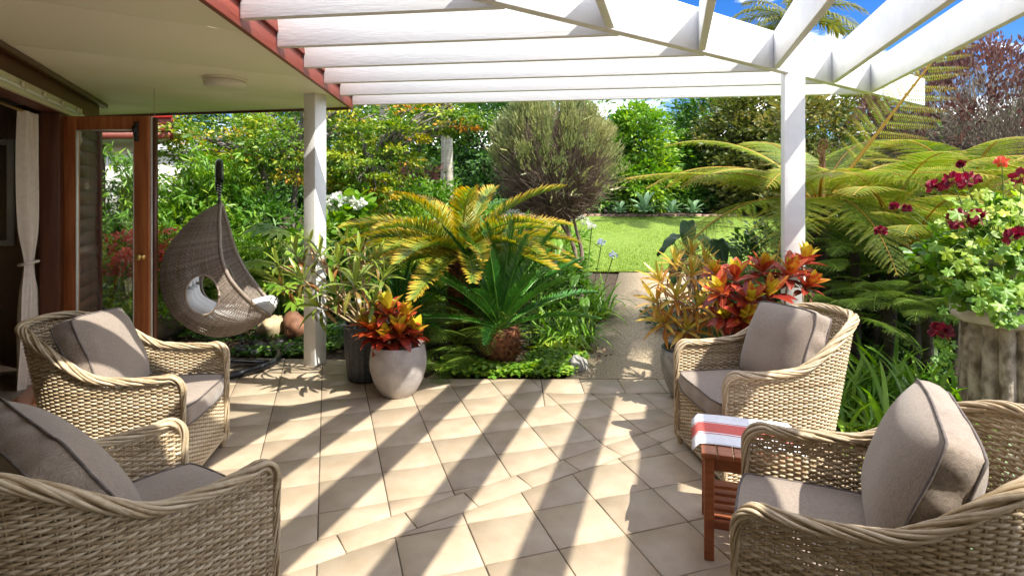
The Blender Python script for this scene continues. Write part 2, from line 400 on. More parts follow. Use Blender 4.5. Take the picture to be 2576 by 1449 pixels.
def crotonmat(name, youngs, olds, vein_old, split):
    """variegated leaf: coloured blade, herring-bone veins; x runs along the leaf, 0 to 1"""
    m, n, l, b = new_mat(name)
    tc = n.new('ShaderNodeTexCoord'); sx = n.new('ShaderNodeSeparateXYZ'); l.new(tc.outputs['Object'], sx.inputs['Vector'])
    def math_(op, a, bb=None, c=None):
        q = n.new('ShaderNodeMath'); q.operation = op
        for i, v in enumerate((a, bb, c)):
            if v is None: continue
            if isinstance(v, (int, float)): q.inputs[i].default_value = v
            else: l.new(v, q.inputs[i])
        return q.outputs[0]
    ay = math_('ABSOLUTE', sx.outputs['Y'])
    ph = math_('MULTIPLY_ADD', ay, -9.0, math_('MULTIPLY', sx.outputs['X'], 13.0))
    fr = math_('FRACT', ph)
    v1 = math_('LESS_THAN', fr, .30)
    v2 = math_('LESS_THAN', ay, .016)
    vein = math_('MAXIMUM', v1, v2)
    nz = n.new('ShaderNodeTexNoise'); nz.inputs['Scale'].default_value = 5; nz.inputs['Detail'].default_value = 4
    l.new(tc.outputs['Object'], nz.inputs['Vector'])
    oi = n.new('ShaderNodeObjectInfo'); at_ = n.new('ShaderNodeAttribute'); at_.attribute_name = 'age'; at_.attribute_type = 'OBJECT'
    age = math_('ADD', at_.outputs['Fac'], math_('MULTIPLY_ADD', oi.outputs['Random'], .26, -.13))
    agen = math_('ADD', age, math_('MULTIPLY_ADD', nz.outputs['Fac'], .3, -.15))
    blade = ramp(n, youngs); l.new(agen, blade.inputs['Fac'])
    ve = ramp(n, vein_old); l.new(age, ve.inputs['Fac'])
    mx = n.new('ShaderNodeMixRGB'); l.new(blade.outputs['Color'], mx.inputs['Color1']); l.new(ve.outputs['Color'], mx.inputs['Color2'])
    l.new(math_('MULTIPLY', vein, .6), mx.inputs['Fac'])
    l.new(mx.outputs['Color'], b.inputs['Base Color']); b.inputs['Roughness'].default_value = .33
    tr = n.new('ShaderNodeBsdfTranslucent'); ms = n.new('ShaderNodeMixShader'); ms.inputs['Fac'].default_value = .25
    l.new(mx.outputs['Color'], tr.inputs['Color']); l.new(b.outputs['BSDF'], ms.inputs[1]); l.new(tr.outputs['BSDF'], ms.inputs[2])
    l.new(ms.outputs['Shader'], n['Material Output'].inputs['Surface'])
    return m
MAT['croton_red'] = crotonmat('croton_broad_leaf',
    [(.0, (.60, .50, .02)), (.19, (.58, .40, .02)), (.27, (.42, .025, .012)), (.5, (.24, .008, .012)), (.74, (.08, .006, .008)), (1, (.03, .018, .008))], None,
    [(.0, (.40, .42, .06)), (.22, (.62, .36, .04)), (.4, (.62, .16, .04)), (.7, (.58, .12, .06)), (1, (.56, .34, .06))], 0)
MAT['croton_gold'] = crotonmat('croton_narrow_leaf',
    [(.0, (.42, .42, .04)), (.3, (.55, .36, .03)), (.6, (.50, .16, .02)), (.85, (.26, .06, .015)), (1, (.06, .07, .015))], None,
    [(.0, (.55, .52, .10)), (.5, (.55, .36, .05)), (1, (.50, .22, .04))], 0)
MAT['croton_green'] = crotonmat('croton_green_leaf',
    [(.0, (.30, .38, .04)), (.35, (.16, .27, .03)), (.6, (.07, .15, .02)), (.82, (.20, .10, .03)), (1, (.28, .09, .03))], None,
    [(.0, (.42, .45, .08)), (.6, (.30, .30, .05)), (1, (.40, .20, .06))], 0)

def glassmat():
    m, n, l, b = new_mat('door_glass')
    g = n.new('ShaderNodeBsdfGlossy'); g.inputs['Roughness'].default_value = .01; g.inputs['Color'].default_value = (1, 1, 1, 1)
    t = n.new('ShaderNodeBsdfTransparent'); t.inputs['Color'].default_value = (.93, .96, .94, 1)
    ms = n.new('ShaderNodeMixShader'); ms.inputs['Fac'].default_value = .06; l.new(t.outputs['BSDF'], ms.inputs[1]); l.new(g.outputs['BSDF'], ms.inputs[2])
    l.new(ms.outputs['Shader'], n['Material Output'].inputs['Surface'])
    return m
MAT['glass'] = glassmat()

# ================================================================== SETTING
# ground sheet to the horizon
def grid_sheet(name, xs, ys, zf, mat):
    X, Y = np.meshgrid(xs, ys)
    Z = np.vectorize(zf)(X, Y)
    V = np.stack([X, Y, Z], -1).reshape(-1, 3); nx, ny = len(xs), len(ys)
    i = np.arange(ny - 1)[:, None] * nx + np.arange(nx - 1)[None]
    F = np.stack([i, i + 1, i + nx + 1, i + nx], -1).reshape(-1, 4)
    o = MB().add(V, F).build(name, mat, smooth=True); o['kind'] = 'structure'; return o
xs = np.concatenate([[-400, -120, -40], np.arange(-14, 14.1, .5), [40, 120, 400]])
ys = np.concatenate([[-60, -10], np.arange(-2, 24.1, .5), [40, 120, 700]])
grid_sheet('ground', xs, ys, lambda x, y: gz(x, y) - .035 + (.015 * math.sin(3.1 * x + 1.7 * y) if abs(x) < 14 and y > 5.2 else 0), MAT['soil'])

# lawn
LAWN = [(-3.2, 9.6), (9.5, 9.4), (11, 18.25), (-2.0, 18.25)]
def in_poly(x, y, P):
    c = False
    for i in range(len(P)):
        (x1, y1), (x2, y2) = P[i], P[i - 1]
        if (y1 > y) != (y2 > y) and x < (x2 - x1) * (y - y1) / (y2 - y1) + x1: c = not c
    return c
lawn = MB()
nL = 24
for_i = np.linspace(0, 1, nL + 1)
V = [];
for a in for_i:
    l0 = np.array(LAWN[0]) * (1 - a) + np.array(LAWN[3]) * a; l1 = np.array(LAWN[1]) * (1 - a) + np.array(LAWN[2]) * a
    for b_ in for_i:
        p = l0 * (1 - b_) + l1 * b_; V.append((p[0], p[1], gz(*p) + .012 + .012 * math.sin(2 * p[0]) * math.sin(1.3 * p[1])))
ii = np.arange(nL)[:, None] * (nL + 1) + np.arange(nL)[None]
lawn.add(V, np.stack([ii, ii + 1, ii + nL + 2, ii + nL + 1], -1).reshape(-1, 4))
o = lawn.build('lawn', MAT['lawn'], smooth=True); o['kind'] = 'structure'
nb = 80000
gx = rng.uniform(-2.2, 8.5, nb); gy = 9.5 + 8.7 * rng.uniform(0, 1, nb) ** 1.5
P = np.stack([gx, gy, np.vectorize(gz)(gx, gy) + .005], -1)
D = rng.normal(size=(nb, 3)) * .45 + np.array([0, 0, 1.0]); N = rng.normal(size=(nb, 3))
g = MB(); scatter(g, NEEDLE[0] * np.array([1, 4.0, 1]), NEEDLE[1], P, D, N, rng.uniform(.025, .05, nb), np.clip(rng.normal(.5, .22, nb), 0, 1))
tag(g.build('lawn_grass', leafmat('grass_blade', [(.0, (.11, .19, .015)), (.5, (.19, .29, .022)), (1, (.32, .38, .05))], .6, .3)), 'short green grass blades of the sunlit lawn', 'grass', kind='stuff')

# path of exposed aggregate
pl, pr = [(.46, 4.86), (.72, 5.5), (.98, 6.5), (1.28, 7.5), (1.6, 8.6), (1.86, 9.62)], [(1.75, 4.86), (1.9, 5.5), (2.15, 6.5), (2.42, 7.5), (2.7, 8.6), (3.0, 9.62)]
pv = []
for a, b_ in zip(pl, pr): pv += [(a[0], a[1], gz(*a) - .002), (b_[0], b_[1], gz(*b_) - .002)]
pb = MB()
k = len(pl)
pb.add(pv + [(x, y, z - .09) for x, y, z in pv], [[2 * i, 2 * i + 1, 2 * i + 3, 2 * i + 2] for i in range(k - 1)] + [[2 * i, 2 * i + 2, 2 * k + 2 * i + 2, 2 * k + 2 * i] for i in range(k - 1)] + [[2 * i + 1, 2 * k + 2 * i + 1, 2 * k + 2 * i + 3, 2 * i + 3] for i in range(k - 1)])
pth = pb.build('path', MAT['path']); pth['kind'] = 'structure'

# patio: slab of grout with every tile laid on it
patio = MB()
PATIO = [(-6.5, -2.5), (2.05, -2.5), (2.25, 4.85), (-.75, 4.85), (-.95, 5.32), (-6.5, 5.75)]
for poly in ([(-6.5, -2.5), (2.05, -2.5), (2.25, 4.85), (-6.5, 4.85)], [(-6.5, 4.85), (-.75, 4.85), (-.95, 5.32), (-6.5, 5.75)]):
    prism(patio, poly, -.12, -.006)
patio_o = patio.build('patio_floor', MAT['grout']); patio_o['kind'] = 'structure'
tA = np.array((-.3156, .9489)); tB = np.array((.9489, .3156)); TP = .345; TQ = .322
o0 = np.array((-.7676, 4.364)); oq = np.array((-1.0746, 3.107))
sB, sA = o0 @ tB, oq @ tA
sd_ = np.array((.838, .546)); sn_ = np.array((-.546, .838)); s_top = np.array((-1.017, 2.506)) @ sn_; s_bot = s_top - .163
def tile_piece(poly, jit):
    poly = clean(poly)
    if len(poly) < 3 or area(poly) < .0015: return
    p0 = inset(poly, .003); p1 = inset(poly, .0055)
    cx = sum(p[0] for p in p0) / len(p0); cy = sum(p[1] for p in p0) / len(p0); n = len(p0)
    z = rnd.uniform(-.0008, .0008)
    v = [(x - cx, y - cy, -.012) for x, y in p0] + [(x - cx, y - cy, -.0022) for x, y in p0] + [(x - cx, y - cy, 0) for x, y in p1]
    F = [[i, (i + 1) % n, n + (i + 1) % n, n + i] for i in range(n)] + [[n + i, n + (i + 1) % n, 2 * n + (i + 1) % n, 2 * n + i] for i in range(n)] + [[2 * n + i for i in range(n)]]
    o = MB().add(v, F).build('tile', MAT['tile'], patio_o); o.location = (cx, cy, z)
def clip_conv(poly, P):
    for i in range(len(P)):
        a, b_ = P[i], P[(i + 1) % len(P)]
        n = (b_[1] - a[1], -(b_[0] - a[0])); l = math.hypot(*n); n = (n[0] / l, n[1] / l)
        poly = clip(poly, n, n[0] * a[0] + n[1] * a[1])
        if len(poly) < 3: return []
    return poly
for i in range(-16, 14):
    for j in range(-10, 12):
        c0, c1 = sB + i * TP, sB + (i + 1) * TP; a0, a1 = sA + j * TQ, sA + (j + 1) * TQ
        cell = [tuple(tB * c + tA * a) for c, a in ((c0, a0), (c1, a0), (c1, a1), (c0, a1))]
        if area(cell) < 0: cell = cell[::-1]
        cell = [tuple(map(float, q)) for q in cell]
        cen = (tB * (c0 + c1) / 2 + tA * (a0 + a1) / 2)
        if cen[1] < 1.3 or cen[1] > 6 or cen[0] < -4.7 or cen[0] > 2.6: continue
        cell = clip_conv(cell, [(-4.4, 1.5), (2.05, 1.5), (2.24, 4.9), (2.24, 5.6), (-4.4, 5.6)])
        if len(cell) < 3: continue
        # the far edge of the paving steps around the planting
        if max(q[1] for q in cell) <= 4.5: bodies = [cell]
        elif max(q[0] for q in cell) <= .25: bodies = [cell]
        elif cen[0] > .25: bodies = [clip(cell, (0, 1), 4.5), clip(clip(cell, (0, -1), -4.5), (1, 0), .25)]
        else: bodies = [clip(cell, (1, 0), .25), clip(clip(cell, (-1, 0), -.25), (0, 1), 4.5)]
        for body in bodies:
            if len(body) < 3: continue
            body = clip(body, (0, 1), 4.85) if cen[0] > -.85 else clip(body, (.069, .9976), 5.29)
            if len(body) < 3: continue
            up = clip(body, tuple(-sn_), -s_top); lo_ = clip(body, tuple(sn_), s_bot)
            if len(up) > 2: tile_piece(up, 0)
            if len(lo_) > 2: tile_piece(lo_, 0)
e0 = np.array((-.822, 2.617)) @ sd_
for i in range(-6, 10):                              # half-tile strip laid on the slant
    q = [(e0 + .34 * (i + a), s_top - .163 * b_) for a, b_ in ((0, 1), (1, 1), (1, 0), (0, 0))]
    q = [tuple(map(float, sd_ * a + sn_ * b_)) for a, b_ in q]
    q = clip_conv(q, [(-4.4, 1.5), (2.05, 1.5), (2.2, 4.50), (-4.4, 4.5)])
    if len(q) > 2: tile_piece(q, 0)
for i in range(7):                                   # header course by the path
    x0 = .252 + .335 * i
    q = clip_conv([(x0, 4.505), (x0 + .335, 4.505), (x0 + .335, 4.85), (x0, 4.85)], [(.25, 4.4), (2.2, 4.4), (2.24, 5), (.1, 5)])
    if len(q) > 2: tile_piece(q, 0)

# ================================================================== HOUSE
SZ = 2.55
def fasc(y): return (-1.50 - .0767 * (y - 2.71), y)
FA, FB = (-1.754, 6.02), fasc(1.55)
SD = (.9604, -.2787)                                  # second fascia direction
FC = (FB[0] + SD[0] * 5.2, FB[1] + SD[1] * 5.2)
house = thing('house', 'red timber house with deep cream eave along the patio', 'house', (-3.6, 4.6, 0))
HO = Vector((-3.6, 4.6, 0))
def hb(mb, name, mat, parent=None, **kw):
    o = mb.build(name, mat, parent or house, **kw)
    if (parent or house) == house: o.location = -HO
    return o
# soffit panels
LEFT = [FB, FA, (-3.96, 6.46), (-9.0, 7.47), (-9.0, FB[1])]
LEFT = LEFT if area(LEFT) > 0 else LEFT[::-1]
sdir = np.array((.829, .559)); snor = np.array((-.559, .829))
for k in range(-2, 8):
    c0 = 3.57 + 1.125 * k
    p = clip(clip(LEFT, tuple(snor), c0 + 1.121), tuple(-snor), -(c0 + .004))
    p = clean(p)
    if len(p) > 2:
        m = MB(); prism(m, p, SZ, SZ + .012); hb(m, 'soffit_panel', MAT['soffit'], bevel=.002)
m = MB(); prism(m, [(-9, -4), (FC[0], -4), FC, FB, (-9, FB[1] - .006)], SZ, SZ + .012); hb(m, 'soffit_panel', MAT['soffit'])
# red lapped fascia boards, two courses, both sides of the inner corner
def fascia(p0, p1, side):
    d = np.array(p1) - np.array(p0); L = np.linalg.norm(d); d /= L; n = np.array((d[1], -d[0])) * side
    for k, (z0, z1, off) in enumerate(((SZ - .03, SZ + .125, .030), (SZ + .11, SZ + .25, .042), (SZ + .235, SZ + .345, .054))):
        m = MB()
        a0 = np.array(p0) + n * off; a1 = np.array(p1) + n * off; b0 = np.array(p0) + n * (off - .022); b1 = np.array(p1) + n * (off - .022)
        c0 = np.array(p0) + n * (off + .010); c1 = np.array(p1) + n * (off + .010)
        v = [(*b0, z0), (*b1, z0), (*c1, z0), (*c0, z0), (*(b0), z1), (*(b1), z1), (*(a1 - n * .004), z1), (*(a0 - n * .004), z1)]
        m.add(v, BOXF); hb(m, 'fascia_board', MAT['red'], bevel=.003)
fascia(FB, FA, 1)
fascia(FC, FB, 1)
m = MB(); beam(m, (FA[0] - .02, FA[1] + .012), (-3.96, 6.472), .03, SZ - .025, SZ + .32); hb(m, 'fascia_board', MAT['darkwood'])
m = MB(); beam(m, (-3.96, 6.472), (-9, 7.482), .03, SZ - .025, SZ + .32); hb(m, 'fascia_board', MAT['darkwood'])
# roof over it
m = MB()
prism(m, [(p[0], p[1]) for p in LEFT], SZ + .345, SZ + .40)
prism(m, [(-9, -4), (FC[0], -4), FC, FB, (-9, FB[1] - .006)], SZ + .345, SZ + .40)
hb(m, 'roof', MAT['roofred'])
# walls
WD = np.array((-.88, 1.92)); WD /= np.linalg.norm(WD); W0 = np.array((-3.31, 3.6)); WN = np.array((WD[1], -WD[0]))   # outwards
def wp(s, off=0): p = W0 + WD * s + WN * off; return (float(p[0]), float(p[1]))
S_DOOR = 1.17                                         # hinge jamb along the wall
def wallseg(name, s0, s1, z0, z1, w, mat, off=0, parent=None, bevel=.004):
    m = MB(); beam(m, wp(s0, off), wp(s1, off), w, z0, z1); return hb(m, name, mat, parent, bevel=bevel)
wallseg('header_board', -4.5, 2.35, 2.40, SZ - .002, .10, MAT['darkred'], -.02)
wallseg('header_board', -4.5, 2.35, 2.27, 2.398, .12, MAT['darkred'], -.02)
wallseg('cover_strip', -4.5, 2.42, SZ - .045, SZ - .003, .05, MAT['darkwood'], .065)
wallseg('door_track', -4.5, 1.55, 2.275, 2.375, .03, MAT['alu'], .058)
wallseg('door_track', -4.5, 1.55, 2.305, 2.325, .012, MAT['whitealu'], .082)
for k in range(5):
    s = -.35 + .42 * k
    m = MB(); box(m, (0, 0, 0), (.012, .03, .04)); tube(m, [(0, 0, -.02), (.015, 0, -.035), (.022, 0, -.02)], .004, 6)
    hb(m, 'track_hook', MAT['alu']); house.children[-1].location = Vector((*wp(s, .095), 2.335)) - HO
wallseg('jamb', S_DOOR - .16, S_DOOR + .02, .12, 2.268, .13, MAT['darkwood'], -.02)
# weatherboards beyond the door
for k in range(17):
    z0 = .10 + k * .128
    m = MB(); a, b_ = wp(S_DOOR + .04, .03), wp(2.30, .03); a2, b2 = wp(S_DOOR + .04, -.01), wp(2.30, -.01); a3, b3 = wp(S_DOOR + .04, .015), wp(2.30, .015)
    m.add([(*a2, z0), (*b2, z0), (*b_, z0), (*a, z0), (*a2, z0 + .14), (*b2, z0 + .14), (*b3, z0 + .14), (*a3, z0 + .14)], BOXF); hb(m, 'weatherboard', MAT['darkred'])
wallseg('corner_board', 2.30, 2.38, .05, 2.40, .10, MAT['darkred'], .0)
wallseg('wall_base', S_DOOR, 2.32, -.05, .10, .08, MAT['plaster'], -.03)
# threshold
wallseg('door_sill', -4.5, S_DOOR + .03, .06, .15, .16, MAT['cedar'], .02)
wallseg('sill_track', -4.5, S_DOOR + .03, .03, .085, .05, MAT['whitealu'], .13)
wallseg('sill_track', -4.5, S_DOOR + .03, .0, .05, .05, MAT['whitealu'], .185)
# room behind the opening
IN = -3.6
def rp(s, o): return wp(s, o)
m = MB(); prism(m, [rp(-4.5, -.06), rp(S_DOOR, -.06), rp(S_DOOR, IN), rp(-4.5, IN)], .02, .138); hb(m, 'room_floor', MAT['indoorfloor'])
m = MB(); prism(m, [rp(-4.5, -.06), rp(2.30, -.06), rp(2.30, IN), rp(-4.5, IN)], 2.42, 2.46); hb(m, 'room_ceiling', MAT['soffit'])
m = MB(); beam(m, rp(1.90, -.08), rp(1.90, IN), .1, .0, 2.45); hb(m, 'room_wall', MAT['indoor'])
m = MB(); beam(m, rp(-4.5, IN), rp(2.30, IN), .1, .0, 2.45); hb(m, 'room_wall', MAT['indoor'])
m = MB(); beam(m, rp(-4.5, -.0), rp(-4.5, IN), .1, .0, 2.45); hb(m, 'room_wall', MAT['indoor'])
# window in the end wall of the room
wc = rp(1.84, -.72); wang = math.atan2(WN[1], WN[0])
wf = MB()
for (dx, dz, sx_, sz_) in ((-.20, 0, .05, .96), (.20, 0, .05, .96), (0, .455, .35, .05), (0, -.455, .35, .05)):
    box(wf, (wc[0] + WN[0] * dx, wc[1] + WN[1] * dx, 1.62 + dz), (sx_, .05, sz_), wang)
wo_ = hb(wf, 'window', MAT['whitealu'])
m = MB(); box(m, (wc[0], wc[1], 1.62), (.35, .012, .86), wang); hb(m, 'pane', MAT['glass'], wo_)
# folded inner door stile of the opening
m = MB(); box(m, (0, 0, 1.19), (.10, .05, 2.10), 0); c = wp(.30, -.45); o = hb(m, 'folded_door_stile', MAT['cedar']); o.location = Vector((c[0], c[1], 0)) - HO
m = MB(); box(m, (0, 0, 1.19), (.02, .03, 2.08), 0); c = wp(.42, -.47); o = hb(m, 'folded_door_stile', MAT['whitealu']); o.location = Vector((c[0] + .05, c[1], 0)) - HO
# unseen wall added behind the camera, pale to bounce light onto the soffit
m = MB(); beam(m, (-9, -1.6), (5, -1.6), .1, 0, SZ - .002); hb(m, 'bounce_wall', MAT['plaster'])

# the open door leaf
hx, hy = at(150, 0, 4.65).x, 4.66
lx = at(377, 0, 4.62).x
dl = MB(); W_ = lx - hx; z0, z1 = .16, 2.255; T_ = .045
dleaf = MB()
box(dleaf, (.075, 0, (z0 + z1) / 2), (.15, T_, z1 - z0))
box(dleaf, (W_ - .065, 0, (z0 + z1) / 2), (.13, T_, z1 - z0))
box(dleaf, (W_ / 2 + .01, 0, z1 - .055), (W_ - .284, T_ - .003, .11)); box(dleaf, (W_ / 2 + .01, 0, z0 + .12), (W_ - .284, T_ - .003, .24))
door = dleaf.build('door', MAT['cedar'], house, bevel=.004); door.location = Vector((hx, hy, 0)) - HO; door.rotation_euler = (0, 0, R(-2.0))
def dpart(mb, name, mat, **kw): return mb.build(name, mat, door, **kw)
m = MB(); box(m, (W_ / 2 + .01, 0, (z0 + .24 + z1 - .11) / 2), (W_ - .284, .006, z1 - z0 - .352)); dpart(m, 'glass_pane', MAT['glass'])
m = MB()
for x in (.152, W_ - .132): box(m, (x, -.012, (z0 + z1) / 2 + .065), (.010, .02, z1 - z0 - .36))
box(m, (W_ / 2 + .01, -.012, z1 - .116), (W_ - .30, .02, .010))
dpart(m, 'glazing_bead', MAT['whitealu'])
m = MB(); box(m, (W_ + .010, .004, (z0 + z1) / 2), (.018, .03, z1 - z0 - .01)); dpart(m, 'door_edge_strip', MAT['whitealu'])
m = MB(); box(m, (W_ + .030, .012, (z0 + z1) / 2), (.018, .04, z1 - z0 - .02)); dpart(m, 'door_edge_strip', MAT['darkwood'])
m = MB(); lathe(m, [(.005, 0), (.026, 0), (.026, .006), (.012, .012), (.010, .035), (.024, .045), (.030, .058), (.022, .072), (.0, .076)], 20)
dk = dpart(m, 'handle', MAT['brass'], smooth=True, M=Matrix.Translation((W_ - .055, -T_ / 2, 1.09)) @ Matrix.Rotation(R(90), 4, 'X'))
m = MB(); box(m, (0, 0, 0), (.028, .02, .16)); tube(m, [(0, -.012, -.06), (0, -.03, 0), (0, -.012, .05)], .008, 6); box(m, (.0, -.02, .02), (.04, .014, .05))
dpart(m, 'bolt_latch', MAT['black'], M=Matrix.Translation((W_ - .10, -T_ / 2 - .008, z1 - .13)))

# ceiling light
c = at(567, 190, 4.55)
cl = thing('ceiling_light', 'round white opal flush light on the cream soffit', 'light', (c.x + .0, 4.55, SZ - .001))
m = MB(); lathe(m, [(.0, -.0), (.165, -.0), (.168, -.012), (.15, -.02), (0, -.02)], 40, cap_bottom=False); m.build('base_ring', MAT['soffit'], cl, smooth=False)
m = MB(); lathe(m, [(.0, -.085), (.09, -.082), (.14, -.074), (.158, -.06), (.16, -.021), (0, -.0205)], 40, cap_bottom=False); m.build('diffuser', MAT['lampglass'], cl, smooth=True)

# curtain tied back
cp = wp(.90, -.11)
cur = thing('curtain', 'cream linen curtain tied back beside the doorway', 'curtain', (cp[0], cp[1], .14))
cm = MB(); nz_, ns_ = 40, 48; V = []
for i in range(nz_ + 1):
    z = 2.10 * i / nz_; q = z / 2.10
    w = .17 + .0 * q
    pinch = math.exp(-((z - .93) / .16) ** 2)
    wid = (.13 if q > .44 else .13 + .10 * ((.44 - q) / .44) ** .8) * (1 - .48 * pinch)
    for j in range(ns_ + 1):
        a = j / ns_ * 2 - 1
        dep = .032 * math.sin(a * 13 + .6 * math.sin(3 * z)) * (1 - .4 * pinch) + .012 * math.sin(a * 29 + z)
        s = a * wid - .02 - .03 * q
        p = WD * s + WN * dep
        V.append((p[0], p[1], z))
i0 = np.arange(nz_)[:, None] * (ns_ + 1) + np.arange(ns_)[None]
cm.add(V, np.stack([i0, i0 + 1, i0 + ns_ + 2, i0 + ns_ + 1], -1).reshape(-1, 4)); cm.build('drape', MAT['curtain'], cur, smooth=True)
m = MB(); th = np.linspace(0, 2 * math.pi, 17); P = [(*(WD * (.085 * math.cos(a) - .035) + WN * (.055 * math.sin(a))), .93 + .012 * math.sin(a)) for a in th]
tube(m, P, .012, 6); m.build('tie_back', MAT['curtain'], cur, smooth=True)
m = MB(); tube(m, [tuple(WD * s) + (2.10,) for s in (-.9, .25)], .012, 8); m.build('curtain_rail', MAT['brass'], cur)

# far wing of the house and neighbour building
wg = thing('house_wing', 'far red weatherboard house wing with bright red roof edge', 'house', (-6.9, 8.6, 0))
WO = Vector((-6.9, 8.6, 0))
fe = at(432, 0, 8.5).x
def wb(mb, name, mat, **kw): o = mb.build(name, mat, wg, **kw); o.location = -WO; return o
for k in range(3):
    m = MB(); z0 = 2.46 + k * .105
    beam(m, (-10, 8.62), (fe - .012 * (2 - k), 8.5), .03 + .012 * k, z0, z0 + .112); wb(m, 'fascia_board', MAT['red'])
m = MB(); prism(m, [(-10, 8.56), (fe + .05, 8.44), (-8.3, 12), (-10, 12)], 2.775, 2.82); wb(m, 'roof', MAT['roofred'])
m = MB(); prism(m, [(-10, 8.66), (fe - .06, 8.56), (-8.4, 12), (-10, 12)], 2.455, 2.47); wb(m, 'soffit', MAT['soffit'])
m = MB(); beam(m, (fe - .012, 8.535), (-8.35, 12), .03, 2.455, 2.775); wb(m, 'fascia_board', MAT['red'])
wx = -6.95
for k in range(18):
    z0 = .1 + k * .132
    m = MB(); m.add([(-10, 9.2, z0), (wx, 9.2, z0), (wx, 9.16, z0), (-10, 9.16, z0), (-10, 9.2, z0 + .145), (wx, 9.2, z0 + .145), (wx, 9.18, z0 + .145), (-10, 9.18, z0 + .145)], BOXF[:, ::-1]); wb(m, 'weatherboard', MAT['darkred'])
m = MB(); box(m, (wx + .0, 9.3, 1.25), (.10, .3, 2.42)); wb(m, 'corner_board', MAT['darkred'])
sh = thing('garden_shed', 'small pale shed with grey roof behind the house wing', 'shed', (-11.5, 15, .6))
m = MB(); box(m, (0, 1.2, 1.1), (3.4, 2.4, 2.2)); m.build('wall', MAT['plaster'], sh)
m = MB(); m.add([(-1.9, -.2, 2.2), (1.9, -.2, 2.2), (1.9, 2.6, 2.2), (-1.9, 2.6, 2.2), (-1.9, 1.2, 2.9), (1.9, 1.2, 2.9)], [[0, 1, 5, 4], [2, 3, 4, 5], [0, 4, 3], [1, 2, 5], [0, 3, 2, 1]]); m.build('roof', MAT['greyroof'], sh)

# ================================================================== PERGOLA
RH, RZ = .29, SZ + .008
pg = thing('pergola', 'white painted timber pergola with open rafters over the patio', 'pergola', (2.2, 4.45, 0))
PO = Vector((2.2, 4.45, 0))
def pbm(mb, name, **kw): o = mb.build(name, MAT['white'], pg, **kw); o.location = -PO; return o
D0, DD = (.849, 3.46), (.8145, .5802)
dstart = hit(D0, DD, FB, (FA[0] - FB[0], FA[1] - FB[1])); dend = (4.42, 3.46 + (4.42 - .849) * DD[1] / DD[0])
m = MB(); beam(m, (dstart[0] + .05, dstart[1] + .035), dend, .06, RZ, RZ + RH); pbm(m, 'hip_beam', bevel=.005)
RD = (.99145, -.1305)
for k in range(-1, 6):
    st = fasc(3.06 + .584 * k); st = (st[0] + .045, st[1])
    e = hit(st, RD, D0, DD); e = (e[0] - RD[0] * .05, e[1] - RD[1] * .05)
    if k == 5: st = (FA[0] + .05, FA[1] - .05)
    if e[0] - st[0] > .3:
        m = MB(); beam(m, st, e, .045, RZ + .004, RZ + RH - .004); pbm(m, 'rafter', bevel=.004)
U = (.2787, .9604)
for (px, py) in ((1255, 18), (1537, 80), (1766, 129), (1956, 172), (2104, 207), (2200, 232)):
    d = (RZ - HC) * FPX / (HY - py); p = ((px - CX) / FPX * d, d)
    p = hit(p, U, D0, DD); p = (p[0] - U[0] * .045, p[1] - U[1] * .045)
    q = hit(p, U, FB, SD); q = (q[0] + U[0] * .06, q[1] + U[1] * .06)
    if q[0] > FC[0] - .1: q = (p[0] - U[0] * 5, p[1] - U[1] * 5)
    m = MB(); beam(m, q, p, .045, RZ + .006, RZ + RH - .006); pbm(m, 'rafter', bevel=.004)
m = MB(); box(m, (-1.865, 5.27, SZ / 2), (.145, .145, SZ - .001), R(-25.5)); pbm(m, 'post', bevel=.006)
m = MB(); box(m, (2.235, 4.43, (RZ + RH) / 2 + .01), (.15, .15, RZ + RH + .02), math.atan2(SD[1], SD[0])); pbm(m, 'post', bevel=.006)

# ================================================================== WICKER ARMCHAIRS
CW, CDp, CLs = .325, .77, .42
def chair_plan():
    P = [(-x, -CW) for x in np.linspace(0, CLs, 30)]
    for a in np.linspace(0, math.pi / 2, 60)[1:]:
        P.append((-CLs - (CDp - CLs) * math.sin(a) ** (2 / 2.3), -CW * max(math.cos(a), 0) ** (2 / 2.3)))
    P = np.array(P); Q = P[::-1][1:] * np.array([1, -1]); P = np.vstack([P, Q])
    s = np.concatenate([[0], np.cumsum(np.linalg.norm(np.diff(P, axis=0), axis=1))])
    return P, s
cP, cS = chair_plan(); CL = cS[-1]
def plan(s):
    s = np.clip(s, 0, CL); return np.stack([np.interp(s, cS, cP[:, 0]), np.interp(s, cS, cP[:, 1])], -1)
def pnorm(s):
    a, b_ = plan(s - .01), plan(s + .01); d = b_ - a; d /= np.linalg.norm(d, axis=-1)[..., None]
    return np.stack([-d[..., 1], d[..., 0]], -1)
def zrim(s):
    b_ = -plan(s)[..., 0]
    f = np.clip((b_ - .36) / (CDp - .36), 0, 1); f = f * f * (3 - 2 * f)
    z = .65 + .25 * f - .012 * np.sin(np.clip(b_ / .36, 0, 1) * math.pi)
    fr = np.clip(.08 - b_, 0, .08)
    return np.where(b_ < .08, .57 + np.sqrt(np.maximum(.08 ** 2 - fr ** 2, 0)), z)
def shell(s, z, off=0.0):
    p = plan(s); n = pnorm(s); b_ = -p[..., 0]
    k = (z - .30) / .6
    q = p + n * (off + .035 * k * np.clip(b_ * 4, 0, 1))[..., None]
    back = np.clip((b_ - .35) / .45, 0, 1) ** 1.5
    q[..., 0] -= .10 * k * back
    return np.stack([q[..., 0], q[..., 1], np.broadcast_to(z, q[..., 0].shape)], -1)

def weave_row(mb, P, t):
    """flat oval cane strand"""
    tube(mb, P, .0056, 5, t, caps=False)

